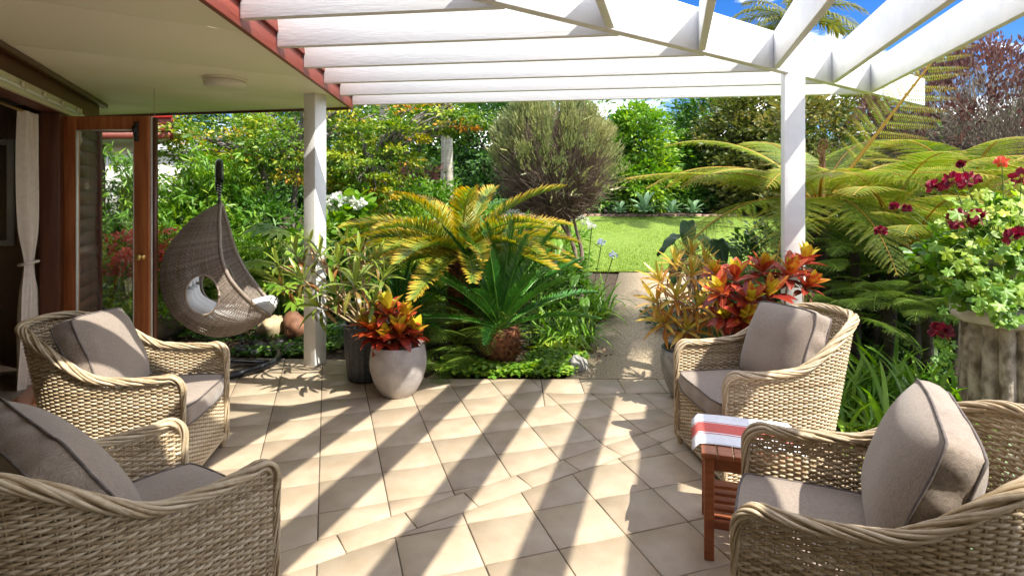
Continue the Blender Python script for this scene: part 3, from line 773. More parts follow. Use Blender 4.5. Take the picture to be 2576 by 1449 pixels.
def make_chair_meshes():
    sp = .0275; nst = int(CL / sp); sp = CL / nst
    w = MB(); row = 0
    z = .07
    ss = np.linspace(0.004, CL - .004, nst * 4 + 1)
    zr = zrim(ss)
    while z < .885:
        ok = zr > z + .022
        idx = np.where(ok)[0]
        if len(idx):
            cuts = np.split(idx, np.where(np.diff(idx) > 1)[0] + 1)
            for c in cuts:
                if len(c) < 6: continue
                s = ss[c]; off = .0058 * np.cos(math.pi * s / sp + row * math.pi)
                jz = z + .0012 * np.sin(9 * s + row * 2.1) + .0008 * np.sin(math.pi * s / sp * .5 + row)
                P = shell(s, jz, off)
                weave_row(w, P, .10 + .5 * rnd.random() + .10 * np.sin(5 * s + row * 1.7))
        z += .0098 + rnd.uniform(-.0005, .0005); row += 1
    for i in range(nst + 1):                       # stakes
        s = np.full(8, min(max(i * sp, .006), CL - .006)); zz = np.linspace(.055, float(zrim(s[:1])[0]) - .01, 8)
        tube(w, shell(s, zz), .0036, 4, .15 + .2 * rnd.random(), caps=False)
    weave = w.mesh('weave', MAT['wicker'], smooth=True)
    # front apron under the seat
    f = MB(); row = 0; z = .07
    ys_ = np.linspace(-CW + .015, CW - .015, 4 * 20 + 1); spf = (2 * CW - .03) / 20
    while z < .37:
        P = np.stack([-.018 + .0055 * np.cos(math.pi * (ys_ + CW) / spf + row * math.pi), ys_, np.full_like(ys_, z)], -1)
        weave_row(f, P, .2 + .35 * rnd.random()); z += .0112; row += 1
    for i in range(21):
        y = -CW + .015 + spf * i; tube(f, [(-.018, y, .05), (-.018, y, .38)], .0036, 4, .3, caps=False)
    apron = f.mesh('apron', MAT['wicker'], smooth=True)
    # plaited rim running over the arms and the back, down both fronts to the feet
    s = np.linspace(0, CL, 260)
    top = shell(s, zrim(s)); 
    f0 = np.stack([np.full(34, .0), np.full(34, -CW), np.linspace(.045, .565, 34)], -1); f1 = f0[::-1] * np.array([1, -1, 1])
    path = np.vstack([f0, top, f1])
    L = np.concatenate([[0], np.cumsum(np.linalg.norm(np.diff(path, axis=0), axis=1))])
    u = np.linspace(0, L[-1], 340)
    path = np.stack([np.interp(u, L, path[:, k]) for k in range(3)], -1)
    for _ in range(4): path[1:-1] = (path[:-2] + 2 * path[1:-1] + path[2:]) / 4
    T = np.gradient(path, axis=0); T /= np.linalg.norm(T, axis=1)[:, None]
    O = np.zeros_like(path); O[:, :2] = path[:, :2] - np.array([-.36, 0]); O[:, 1] *= 1.3
    O -= (O * T).sum(1)[:, None] * T; O /= np.linalg.norm(O, axis=1)[:, None]
    Bn = np.cross(T, O)
    slim = np.interp(u, [0, .45, .62, L[-1] - .62, L[-1] - .45, L[-1]], [.55, .6, 1, 1, .6, .55])
    r = MB()
    for k in range(12):
        ph = 2 * math.pi * k / 12 + u * 2 * math.pi / .50 + .35 * math.sin(k * 2.2)
        P = path + (.0235 * slim * np.cos(ph))[:, None] * O + (.0155 * slim * np.sin(ph))[:, None] * Bn
        tube(r, P, .0062 * np.clip(slim, .75, 1) * (1 + .12 * np.sin(u * 40 + k * 2)), 6, .12 + .45 * rnd.random() + .05 * np.sin(u * 30 + k))
    tube(r, path, .015 * slim, 6, .1)
    rim = r.mesh('rim_braid', MAT['wicker'], smooth=True)
    d = MB(); sk = np.linspace(0.03, CL - .03, 40); pk = plan(sk) - pnorm(sk) * .02; prism(d, [tuple(q) for q in pk], .335, .352); 
    deck = d.mesh('seat_deck', MAT['darkwood'])
    b = MB(); ss2 = np.linspace(0.02, CL - .02, 120); P = shell(ss2, np.full(120, .055)); tube(b, P, .011, 6, .3); tube(b, [(-.018, -CW, .055), (-.018, CW, .055)], .010, 6, .3)
    base = b.mesh('base_rail', MAT['wicker'], smooth=True)
    l = MB(); lathe(l, [(.0, 0), (.014, 0), (.016, .006), (.017, .03), (.023, .034), (.025, .07), (.02, .09)], 14, .3)
    leg = l.mesh('leg', MAT['wicker'], smooth=True)
    return weave, apron, rim, deck, base, leg
CM = make_chair_meshes()

def cushion_mesh(name, sx, sy, th, puff, seed, round_=.06, n=22, wr=.004):
    """boxed cushion: two puffed faces, a side band, welted seams; returns body and piping meshes"""
    r = np.random.default_rng(seed)
    u = np.linspace(-1, 1, n + 1); U_, V_ = np.meshgrid(u, u)
    k = np.maximum(abs(U_), abs(V_))
    # corners pulled in a little so the outline is softly rounded, sides slightly bowed
    X = U_ * sx / 2 * (1 - round_ * abs(V_) ** 4 * .9 * abs(U_) ** 2) * (1 - .035 * (1 - V_ ** 2) * 0 + .0)
    Y = V_ * sy / 2 * (1 - round_ * abs(U_) ** 4 * .9 * abs(V_) ** 2)
    prof = (1 - abs(U_) ** 3.2) * (1 - abs(V_) ** 3.2)
    wob = sum(np.sin(U_ * r.uniform(2, 7) + V_ * r.uniform(-6, 6) + r.uniform(0, 6)) for _ in range(5)) / 5
    e = th / 2
    Zt = e + puff * prof ** .75 + wr * wob * (.4 + .6 * k); Zb = -(e + puff * prof ** .75 + wr * np.roll(wob, 3, 0) * (.4 + .6 * k))
    m = MB(); N1 = n + 1
    i = np.arange(n)[:, None] * N1 + np.arange(n)[None]
    F = np.stack([i, i + 1, i + N1 + 1, i + N1], -1).reshape(-1, 4)
    m.add(np.stack([X, Y, Zt], -1).reshape(-1, 3), F); m.add(np.stack([X, Y, Zb], -1).reshape(-1, 3), F[:, ::-1])
    ring = [(0, j) for j in range(n)] + [(i_, n) for i_ in range(n)] + [(n, j) for j in range(n, 0, -1)] + [(i_, 0) for i_ in range(n, 0, -1)]
    top = np.array([(X[a], Y[a], Zt[a]) for a in ring]); bot = np.array([(X[a], Y[a], Zb[a]) for a in ring]); q = len(ring)
    rows = []
    cen = np.array([0, 0, 0.0])
    for f in np.linspace(0, 1, 7):
        P = top * (1 - f) + bot * f
        o = P[:, :2] / (np.linalg.norm(P[:, :2], axis=1)[:, None])
        bul = .010 * math.sin(math.pi * f) + wr * 1.2 * np.sin(np.arange(q) * 1.05 + seed) * math.sin(math.pi * f) ** .5 * r.uniform(.5, 1)
        P = P.copy(); P[:, :2] += o * np.array(bul)[:, None] if not np.isscalar(bul) else o * bul
        rows.append(P)
    i = np.arange(6)[:, None] * q; j = np.arange(q)[None]; kk = (j + 1) % q
    m.add(np.concatenate(rows), np.stack([i + kk, i + j, i + q + j, i + q + kk], -1).reshape(-1, 4))
    body = m.mesh(name, MAT['fabric'], smooth=True)
    p = MB()
    for ringp in (top, bot):
        C = np.vstack([ringp, ringp[:2]]); o = np.zeros_like(C); o[:, :2] = C[:, :2] / np.linalg.norm(C[:, :2], axis=1)[:, None]
        tube(p, C + o * .002, .0045, 6)
    return body, p.mesh('piping', MAT['piping'], smooth=True)
SEATM = cushion_mesh('pad', .60, .575, .10, .022, 3, .07)
PILM = [cushion_mesh('pad', .46, .575, .095, .072, s, .06, wr=.007) for s in (4, 9, 21, 33)]

CHAIRS = [
    ('far_right', (1.10, 3.285), (-.99, -.10), 0, (.0, .01, 33, 4, 2), 'wicker armchair in front of the red crotons, beside the mottled pot', 'cushion propped in the armchair in front of the red crotons', 'cushion lying in the armchair in front of the red crotons'),
    ('near_right', (.83, 2.015), (-.905, .425), 1, (-.01, .0, 32, -2, -4), 'wicker armchair pressed against the little wooden side table', 'cushion propped in the armchair beside the stone column', 'cushion lying in the armchair pressed against the wooden side table'),
    ('far_left', (-1.775, 3.24), (.985, .155), 2, (-.02, .0, 36, -5, 3), 'wicker armchair between the open glass door and the hanging egg chair', 'cushion propped in the armchair by the open glass door', 'cushion lying in the armchair by the open glass door'),
    ('near_left', (-1.13, 2.20), (.555, .832), 3, (-.02, .0, 44, 2, 0), 'fully shaded wicker armchair opposite the side table, under the eave', 'cushion propped in the fully shaded armchair under the eave', 'cushion lying in the fully shaded armchair under the eave'),
]
for nm, (cx, cy), f, k, (px_, py_, tilt, roll, yaw), lab, lab2, lab3 in CHAIRS:
    rz = math.atan2(f[1], f[0])
    ch = thing('wicker_armchair', 'honey coloured ' + lab, 'armchair', (cx, cy, 0), rz, 'wicker armchairs on the patio')
    stuff(link('weave', CM[0], ch)); stuff(link('apron', CM[1], ch)); link('rim_braid', CM[2], ch); link('seat_deck', CM[3], ch); link('base_rail', CM[4], ch)
    for (x, y) in ((-.02, -CW + .01), (-.02, CW - .01), (-.66, -.24), (-.66, .24)): link('leg', CM[5], ch, Matrix.Translation((x, y, 0)))
    Mz = Matrix.Translation((cx, cy, 0)) @ Matrix.Rotation(rz, 4, 'Z')
    sc_ = thing('seat_cushion', 'flat grey seat ' + lab3, 'cushion', (0, 0, 0), 0, 'grey seat cushions'); sc_.matrix_basis = Mz @ Matrix.Translation((-.285, 0, .420))
    link('pad', SEATM[0], sc_); link('piping', SEATM[1], sc_)
    pc = thing('back_cushion', 'plump grey back ' + lab2, 'cushion', (0, 0, 0), 0, 'grey back cushions')
    # local: pillow x is its height, y its width, z its thickness
    pc.matrix_basis = Mz @ Matrix.Translation((-.515 + px_, py_, .705)) @ Matrix.Rotation(R(yaw), 4, 'Z') @ Matrix.Rotation(R(roll), 4, 'X') @ Matrix.Rotation(R(-90 - tilt + 12), 4, 'Y') @ Matrix.Rotation(0, 4, 'X')
    link('pad', PILM[k][0], pc); link('piping', PILM[k][1], pc)

# ------------------------------------------------------------------ side table with runner cloth
tz = .475
t0 = (.845, 2.445); tx = np.array((.955, -.30)); tx /= np.linalg.norm(tx); ty = np.array((-tx[1], tx[0]))
tbl = thing('side_table', 'small slatted hardwood side table standing between the two right armchairs', 'side table', (t0[0], t0[1], 0), math.atan2(tx[1], tx[0]))
TW, TDp = .38, .40
for (x, y) in ((.02, .02), (TW - .02, .02), (.02, TDp - .02), (TW - .02, TDp - .02)):
    m = MB(); box(m, (x, y, (tz - .025) / 2), (.042, .042, tz - .026)); m.build('leg', MAT['tablewood'], tbl, bevel=.003)
for k in range(6):
    m = MB(); w = (TW + .03) / 6; box(m, (-.015 + w * (k + .5), TDp / 2, tz - .011), (w - .006, TDp + .03, .022)); m.build('top_slat', MAT['tablewood'], tbl, bevel=.002)
for k in range(5):
    m = MB(); box(m, (TW / 2, .06 + (TDp - .12) * k / 4, .17), (TW - .03, .042, .016)); m.build('shelf_slat', MAT['tablewood'], tbl, bevel=.002)
for y in (.02, TDp - .02):
    m = MB(); box(m, (TW / 2, y, tz - .055), (TW - .082, .022, .055)); m.build('apron_rail', MAT['tablewood'], tbl, bevel=.002)
    m = MB(); box(m, (TW / 2, y, .155), (TW - .082, .022, .035)); m.build('shelf_rail', MAT['tablewood'], tbl, bevel=.002)
def clothmat():
    m, n, l, b = new_mat('striped_cloth')
    tc = n.new('ShaderNodeTexCoord'); sx = n.new('ShaderNodeSeparateXYZ'); l.new(tc.outputs['Object'], sx.inputs['Vector'])
    mr = n.new('ShaderNodeMapRange'); mr.inputs['From Min'].default_value = 0; mr.inputs['From Max'].default_value = .36; l.new(sx.outputs['Y'], mr.inputs['Value'])
    W1, PK, RD_ = (.78, .79, .82), (.62, .12, .10), (.46, .10, .10)
    r = ramp(n, [(.0, W1), (.30, W1), (.305, RD_), (.33, RD_), (.335, W1), (.36, PK), (.66, PK), (.68, W1), (.70, RD_), (.72, W1), (1, W1)]); r.color_ramp.interpolation = 'CONSTANT'
    l.new(mr.outputs['Result'], r.inputs['Fac'])
    wv = n.new('ShaderNodeTexNoise'); wv.inputs['Scale'].default_value = 60
    l.new(tc.outputs['Object'], wv.inputs['Vector'])
    hs = n.new('ShaderNodeHueSaturation'); mr2 = n.new('ShaderNodeMapRange'); mr2.inputs['To Min'].default_value = .85; mr2.inputs['To Max'].default_value = 1.1
    l.new(wv.outputs['Fac'], mr2.inputs['Value']); l.new(mr2.outputs['Result'], hs.inputs['Value']); l.new(r.outputs['Color'], hs.inputs['Color']); l.new(hs.outputs['Color'], b.inputs['Base Color'])
    b.inputs['Roughness'].default_value = .85
    return m
cl_ = MB(); nx, ny = 30, 16; V = []
for j in range(ny + 1):
    for i in range(nx + 1):
        x = -.05 + .48 * i / nx; y = .0 + .36 * j / ny; z = .004 + .0025 * math.sin(17 * x + 3 * y) * math.sin(11 * y)
        ov = max(0, -.02 - x, x - (TW + .02)); z -= 1.2 * ov; z = z + .006 * math.sin(26 * y) * (ov > 0)
        V.append((x, y + .006 * math.sin(20 * x), z))
i0 = np.arange(ny)[:, None] * (nx + 1) + np.arange(nx)[None]
cl_.add(V, np.stack([i0, i0 + 1, i0 + nx + 2, i0 + nx + 1], -1).reshape(-1, 4))
co = cl_.build('table_cloth', clothmat(), smooth=True); tag(co, 'white and pink striped cloth spread on the side table', 'cloth')
co.matrix_basis = Matrix.Translation((t0[0], t0[1], tz)) @ Matrix.Rotation(math.atan2(tx[1], tx[0]), 4, 'Z') @ Matrix.Translation((0, .07, 0))
sol = co.modifiers.new('thick', 'SOLIDIFY'); sol.thickness = .002; sol.offset = 1

# ------------------------------------------------------------------ hanging egg chair on its stand
ec = Vector((-2.76, 5.25, 0))
es = thing('egg_chair_stand', 'black steel curved stand carrying the hanging egg chair', 'chair stand', ec)
er = .52
m = MB(); th = np.linspace(R(-200), R(70), 40); tube(m, [(er * math.cos(a), er * math.sin(a), .035) for a in th], .03, 10); m.build('base_ring', MAT['black'], es, smooth=True)
m = MB(); a0 = R(118); ax = Vector((math.cos(a0), math.sin(a0), 0))
m2 = MB(); tube(m2, [tuple(ax * er * .98 + Vector((0, 0, .04))), tuple(Vector((.1, -.1, .05))), (er * math.cos(R(-12)), er * math.sin(R(-12)), .045)], [.03, .045, .035], 8); m2.build('base_plate', MAT['potrim'], es, smooth=True)
pole = [tuple(ax * (er - .02) + Vector((0, 0, .03))), tuple(ax * (er - .02) + Vector((0, 0, 1.0))), tuple(ax * (er - .02) + Vector((0, 0, 1.62)))]
for a in np.linspace(0, R(165), 12): pole.append(tuple(ax * (er - .02 - .26 * (1 - math.cos(a))) + Vector((0, 0, 1.66 + .26 * math.sin(a)))))
tube(m, pole, .036, 10); m.build('pole', MAT['black'], es, smooth=True)
hook = Vector(pole[-1])
m = MB(); hs_ = [(hook.x + .018 * math.cos(a), hook.y + .018 * math.sin(a), hook.z - .02 - a * .004) for a in np.linspace(0, 32, 120)]; tube(m, hs_, .004, 5); m.build('spring', MAT['steel'], es, smooth=True)
hw = ec + hook
# basket: back curve and opening curve in its side plane (a forwards, z up)
top = Vector((hw.x, hw.y, hw.z - .20))
eg = thing('egg_chair', 'brown rattan hanging egg chair with oval side window', 'hanging chair', (top.x, top.y, 0))
Bk = np.array([(0, 0), (-.13, -.08), (-.26, -.18), (-.37, -.32), (-.45, -.48), (-.48, -.66), (-.46, -.85), (-.38, -1.03), (-.22, -1.18), (-.02, -1.26), (.18, -1.24), (.34, -1.16), (.44, -1.07)])
Ed = np.array([(.012, 0), (.02, -.07), (.03, -.16), (.045, -.27), (.06, -.38), (.08, -.48), (.11, -.57), (.15, -.66), (.20, -.74), (.265, -.83), (.33, -.91), (.40, -.99), (.455, -1.045)])
Wd = np.array([.0, .11, .20, .28, .36, .415, .44, .44, .42, .39, .35, .29, .22])
def resamp(A, n):
    A = np.asarray(A, float); x = np.arange(len(A)); q = np.linspace(0, len(A) - 1, n)
    if A.ndim == 1: B = np.interp(q, x, A); 
    else: B = np.stack([np.interp(q, x, A[:, i]) for i in range(A.shape[1])], -1)
    for _ in range(n // 10): B[1:-1] = (B[:-2] + 2 * B[1:-1] + B[2:]) / 4
    return B
NT = 150
Bk_, Ed_, Wd_ = resamp(Bk, NT), resamp(Ed, NT), resamp(Wd, NT)
yaw_e = R(19); ea = np.array((math.cos(yaw_e), math.sin(yaw_e))); eb = np.array((-ea[1], ea[0]))
topz = top.z
def egg(i, ph, off=0.0):
    c = np.cos(ph); a = Ed_[i][0] + (Bk_[i][0] - Ed_[i][0]) * c; z = Ed_[i][1] + (Bk_[i][1] - Ed_[i][1]) * c
    y = Wd_[i] * np.sin(ph); sc2 = 1 + off / .5
    return a * sc2, y * sc2, z
def in_hole(a, z): return ((a + .075) / .135) ** 2 + ((z + .80) / .18) ** 2 < 1
w = MB()
phs = np.linspace(-math.pi / 2, math.pi / 2, 70)
for i in range(2, NT):
    a, y, z = egg(i, phs, 0)
    off = .006 * np.cos(np.arange(70) * math.pi / 2 + i * math.pi)
    a2, y2 = a * (1 + off), y * (1 + off)
    P = np.stack([a2 * ea[0] + y2 * eb[0], a2 * ea[1] + y2 * eb[1], topz + z], -1)
    ok = ~in_hole(a, z) & (rng.random(70) > -.1); idx = np.where(ok)[0]
    for c in np.split(idx, np.where(np.diff(idx) > 1)[0] + 1):
        if len(c) > 3: tube(w, P[c], .0048, 4, .1 + .4 * rnd.random(), caps=False)
for ph in np.linspace(-math.pi / 2, math.pi / 2, 30):
    for rr in (0,):
        q = np.array([egg(i, np.array(ph)) for i in range(1, NT)]); ok = ~in_hole(q[:, 0], q[:, 2]); idx = np.where(ok)[0]
        P = np.stack([q[:, 0] * ea[0] + q[:, 1] * eb[0], q[:, 0] * ea[1] + q[:, 1] * eb[1], topz + q[:, 2]], -1)
        for c in np.split(idx, np.where(np.diff(idx) > 1)[0] + 1):
            if len(c) > 3: tube(w, P[c], .0042, 4, .2 + .3 * rnd.random(), caps=False)
stuff(w.build('basket_weave', MAT['eggwicker'], eg, smooth=True))
m = MB()
for s in (-1, 1):
    q = np.array([egg(i, np.array(s * math.pi / 2)) for i in range(0, NT, 3)])
    P = np.stack([q[:, 0] * ea[0] + q[:, 1] * eb[0], q[:, 0] * ea[1] + q[:, 1] * eb[1], topz + q[:, 2]], -1); tube(m, P, .017, 7, .25)
q = np.array([egg(NT - 1, np.array(p)) for p in np.linspace(-math.pi / 2, math.pi / 2, 20)])
tube(m, np.stack([q[:, 0] * ea[0] + q[:, 1] * eb[0], q[:, 0] * ea[1] + q[:, 1] * eb[1], topz + q[:, 2]], -1), .017, 7, .25)
m.build('opening_rim', MAT['eggwicker'], eg, smooth=True)
m = MB()
for s in (-1, 1):
    th = np.linspace(0, 2 * math.pi, 33); P = []
    for a_ in th:
        ha, hz = -.075 + .137 * math.cos(a_), -.80 + .182 * math.sin(a_)
        best = None
        for i in range(4, NT - 2):
            den = (Bk_[i] - Ed_[i]); c = ((np.array((ha, hz)) - Ed_[i]) @ den) / (den @ den)
            er_ = np.linalg.norm(Ed_[i] + den * c - np.array((ha, hz)))
            if 0 <= c <= 1 and (best is None or er_ < best[0]): best = (er_, i, c)
        y = Wd_[best[1]] * math.sqrt(max(0, 1 - best[2] ** 2)) * s
        P.append((ha * ea[0] + y * eb[0], ha * ea[1] + y * eb[1], topz + hz))
    m = MB(); tube(m, P, .011, 6, .3); m.build('window_rim', MAT['eggwicker'], eg, smooth=True)
m = MB(); tube(m, [(0, 0, topz - .02), (0, 0, topz + .03), (0, 0, topz + .20)], [.02, .012, .008], 6, .2); m.build('hanging_loop', MAT['black'], eg)
ew = thing('egg_chair_cushion', 'white padded cushion lining the hanging egg chair', 'cushion', (top.x, top.y, 0))
def blob(mb, pts, rad):
    tube(mb, pts, rad, 14)
m = MB()
for i_, yy in enumerate((-.15, 0, .15)):
    P = [(-.22, -.58), (-.28, -.76), (-.25, -.92), (-.10, -1.03), (.08, -1.07), (.26, -1.04), (.40, -.99), (.50, -.97)]
    P = resamp(np.array(P), 24)
    rr = np.interp(np.linspace(0, 1, 24), [0, .15, .8, .95, 1], [.03, .075, .075, .06, .02])
    tube(m, [(p[0] * ea[0] + yy * eb[0], p[0] * ea[1] + yy * eb[1], topz + p[1]) for p in P], rr, 12)
m.build('padding', MAT['cushionwhite'], ew, smooth=True)

# ------------------------------------------------------------------ pots
def potsoil(parent, r, z):
    m = MB(); lathe(m, [(.0, z), (r, z - .004)], 24, cap_bottom=False); m.build('soil', MAT['soil'], parent)
gp = thing('grey_pot', 'rounded pale grey concrete pot out on the tiles', 'pot', (-.92, 4.50, 0))
m = MB(); lathe(m, [(.12, 0), (.135, .004), (.165, .05), (.20, .12), (.222, .20), (.228, .26), (.222, .33), (.212, .385), (.210, .398), (.204, .402), (.196, .398), (.19, .33), (.10, .32)], 64, rfun=lambda r, z, th: r * (1 + .006 * np.sin(3 * th + z * 9) + .004 * np.sin(7 * th - z * 20))); m.build('body', MAT['greypot'], gp, smooth=True)
potsoil(gp, .193, .355)
bp_ = thing('ribbed_pot', 'tall charcoal pot with notched vertical ribs', 'pot', (-1.275, 4.86, 0))
prof = [(.135, 0), (.145, .004)] + [(.15 + .035 * math.sin(min(z / .40, 1) * 1.45), z) for z in np.linspace(.02, .45, 60)] + [(.186, .46), (.188, .49), (.180, .494), (.172, .48), (.165, .40), (.08, .39)]
def ribs(r, z, th):
    if z < .02 or z > .45: return np.full_like(th, r)
    n = np.cos(th * 22); rowp = math.sin(z * 2 * math.pi / .022)
    return r + .004 * np.sign(n) * abs(n) ** .5 * (.5 + .5 * rowp)
m = MB(); lathe(m, prof, 176, rfun=ribs); m.build('body', MAT['blackpot'], bp_, smooth=True)
m = MB(); lathe(m, [(.180, .462), (.194, .466), (.197, .485), (.186, .502), (.172, .49), (.168, .46)], 48, cap_bottom=False); m.build('glazed_rim', MAT['potrim'], bp_, smooth=True)
potsoil(bp_, .165, .42)
lp = thing('lichen_pot', 'mottled stone pot with dark rim behind the armchair', 'pot', (1.42, 4.42, 0))
m = MB(); lathe(m, [(.13, 0), (.145, .004), (.19, .09), (.225, .20), (.238, .30), (.235, .375), (.225, .385), (.212, .375), (.20, .31), (.1, .30)], 48, rfun=lambda r, z, th: r * (1 + .01 * np.sin(3 * th + 5 * z))); m.build('body', MAT['lime'], lp, smooth=True)
m = MB(); lathe(m, [(.212, .372), (.224, .392), (.205, .392), (.195, .33)], 40, cap_bottom=False); m.build('inner_liner', MAT['black'], lp, smooth=True)
potsoil(lp, .2, .345)

# ------------------------------------------------------------------ fluted column with bowl
col = thing('stone_column', 'weathered fluted stone column used as a planter stand', 'column', (3.18, 3.55, -.03))
m = MB(); lathe(m, [(.30, 0), (.30, .06), (.27, .08), (.265, .10)] + [(.262 - .012 * k / 8, .10 + .70 * k / 8) for k in range(9)] + [(.265, .82)], 128, rfun=lambda r, z, th: np.full_like(th, r) if z < .10 or z > .805 else r + .040 * (np.abs(np.cos(th * 8)) ** .6 - .8)); m.build('fluted_shaft', MAT['stone'], col, smooth=True)
m = MB(); lathe(m, [(.25, .82), (.30, .825), (.31, .85), (.31, .90), (.29, .925), (.0, .925)], 8); m.build('cap', MAT['plinth'], col)
bowl = thing('planter_bowl', 'pale stone bowl on the fluted column', 'planter', (3.18, 3.55, .895))
m = MB(); lathe(m, [(.13, 0), (.15, .01), (.11, .06), (.20, .14), (.28, .24), (.31, .30), (.30, .32), (.27, .30), (.2, .25), (.0, .24)], 40); m.build('basin', MAT['plinth'], bowl, smooth=True)

# ------------------------------------------------------------------ rocks and pebbles
def rock(name, label, cat, loc, s, mat, seed, group=None, n=3):
    bm = bmesh.new(); bmesh.ops.create_icosphere(bm, subdivisions=n, radius=1)
    r = np.random.default_rng(seed); V = np.array([v.co[:] for v in bm.verts])
    d = 1 + .35 * lumpy(V * 1.5, seed=seed) + .08 * lumpy(V * 5, seed=seed + 1)
    V = V * d[:, None] * np.array(s)
    F = np.array([[v.index for v in f.verts] for f in bm.faces]); bm.free()
    o = MB().add(V, F).build(name, mat, smooth=True); o.location = loc; o.rotation_euler = (0, 0, rnd.uniform(0, 6)); return tag(o, label, cat, group)
rock('rock', 'big brown rock lying under the egg chair by the door', 'rock', (at(425, 830, 6.3).x, 6.3, .12), (.30, .18, .15), MAT['rock'], 2)
rock('rock', 'rough boulder at the foot of the near right armchair', 'rock', (2.22, 2.12, .06), (.24, .22, .20), MAT['rock'], 5)
rock('rock', 'sandy yellow rock beside the orange root stump', 'rock', (at(690, 810, 6.2).x, 6.2, .13), (.17, .14, .13), MAT['sandrock'], 7)
rock('rock', 'grey rock at the edge of the aggregate path', 'rock', (.60, 5.12, .02), (.12, .09, .09), MAT['lime'], 8)
rock('root_stump', 'orange brown root stump standing among the pebbles', 'stump', (at(742, 800, 6.1).x, 6.1, .16), (.13, .11, .17), MAT['terracotta'], 14)
pebm = []
for sd2 in range(4):
    bm = bmesh.new(); bmesh.ops.create_icosphere(bm, subdivisions=2, radius=1); V = np.array([v.co[:] for v in bm.verts]); V = V * (1 + .18 * lumpy(V, seed=50 + sd2))[:, None] * np.array((1, .75, .55)); F = np.array([[v.index for v in f.verts] for f in bm.faces]); bm.free()
    pebm.append(MB().add(V, F).mesh('pebble', MAT['pebble'], True))
for k in range(46):
    px = rnd.uniform(600, 765); d = rnd.uniform(5.5, 6.1)
    o = link('pebble', pebm[k % 4], None, None); s = rnd.uniform(.03, .075); o.scale = (s, s, s); o.location = ((px - CX) / FPX * d, d, gz(0, d) + s * .25); o.rotation_euler = (rnd.uniform(-.2, .2), rnd.uniform(-.2, .2), rnd.uniform(0, 6))
    tag(o, 'smooth black river pebble in the bed behind the egg chair stand', 'pebble', 'black pebbles in the bed')

# ================================================================== PLANTS
def leaf_mesh(name, mat, W=.30, n=7, fold=.10, droop=.25, pw=1.0, wave=.0, t=0.5):
    T = np.linspace(0, 1, n + 1); w = W / 2 * np.sin(np.pi * np.clip(T, 0, 1) ** pw) ** .85; w[0] = .012; w[-1] = .002
    ang = -droop * T; x = np.concatenate([[0], np.cumsum(np.cos(ang[1:] * 2) / n)]); z = np.concatenate([[0], np.cumsum(np.sin(ang[1:] * 2) / n)])
    V = []
    for i in range(n + 1):
        zz = w[i] * fold * 3 + wave * math.sin(i * 2.2)
        V += [(x[i], -w[i], z[i] + zz), (x[i], 0, z[i]), (x[i], w[i], z[i] + zz)]
    F = [];
    for i in range(n):
        a = 3 * i; F += [[a, a + 1, a + 4, a + 3], [a + 1, a + 2, a + 5, a + 4]]
    return MB().add(V, F, t).mesh(name, mat, True)

def arc(L, a0, bend, n=24, power=1.0):
    T = np.linspace(0, 1, n); a = a0 - bend * T ** power
    x = np.concatenate([[0], np.cumsum(np.cos(a[1:]) * L / (n - 1))]); z = np.concatenate([[0], np.cumsum(np.sin(a[1:]) * L / (n - 1))])
    return T, np.stack([x, np.zeros(n), z], -1), np.stack([np.cos(a), np.zeros(n), np.sin(a)], -1), np.stack([-np.sin(a), np.zeros(n), np.cos(a)], -1)

def frond_mesh(name, mat, L, a0, bend, npairs, ll, lw, ang0, ang1, vee, t0, t1, droop=.1, start=.12, jit=.08, rr=.009, seed=0, rt=.5):
    r = np.random.default_rng(seed); T, P, Tn, Un = arc(L, a0, bend)
    m = MB(); tube(m, P, np.linspace(rr, rr * .3, len(P)), 4, rt)
    V = []; F = []; tt = []
    for i in range(npairs):
        t = start + (1 - start) * (i + .5) / npairs
        p = np.array([np.interp(t, T, P[:, k]) for k in range(3)]); tn = np.array([np.interp(t, T, Tn[:, k]) for k in range(3)]); un = np.array([np.interp(t, T, Un[:, k]) for k in range(3)])
        q = (t - start) / (1 - start); l = ll * max(.12, math.sin(math.pi * (.12 + .80 * q)) ** .7); an = ang0 + (ang1 - ang0) * q
        for s in (-1, 1):
            a = an + r.normal() * jit; v = vee + r.normal() * jit
            d = tn * math.cos(a) + (np.array([0, s, 0]) * math.cos(v) + un * math.sin(v)) * math.sin(a)
            wv = tn - (tn @ d) * d; wv /= np.linalg.norm(wv) + 1e-6; wv *= lw / 2
            b = len(V); mid = p + d * l * .55; tip = p + d * l - np.array([0, 0, droop * l])
            V += [p - wv * .6, p + wv * .6, mid + wv, mid - wv, tip]
            F.append((b, b + 1, b + 2, b + 3)); F.append((b + 3, b + 2, b + 4))
            k = t0 + r.normal() * .06; tt += [k, k, k + (t1 - t0) * .45, k + (t1 - t0) * .45, t1 + r.normal() * .08]
    m.add(V, F, np.clip(tt, 0, 1))
    return m.mesh(name, mat)

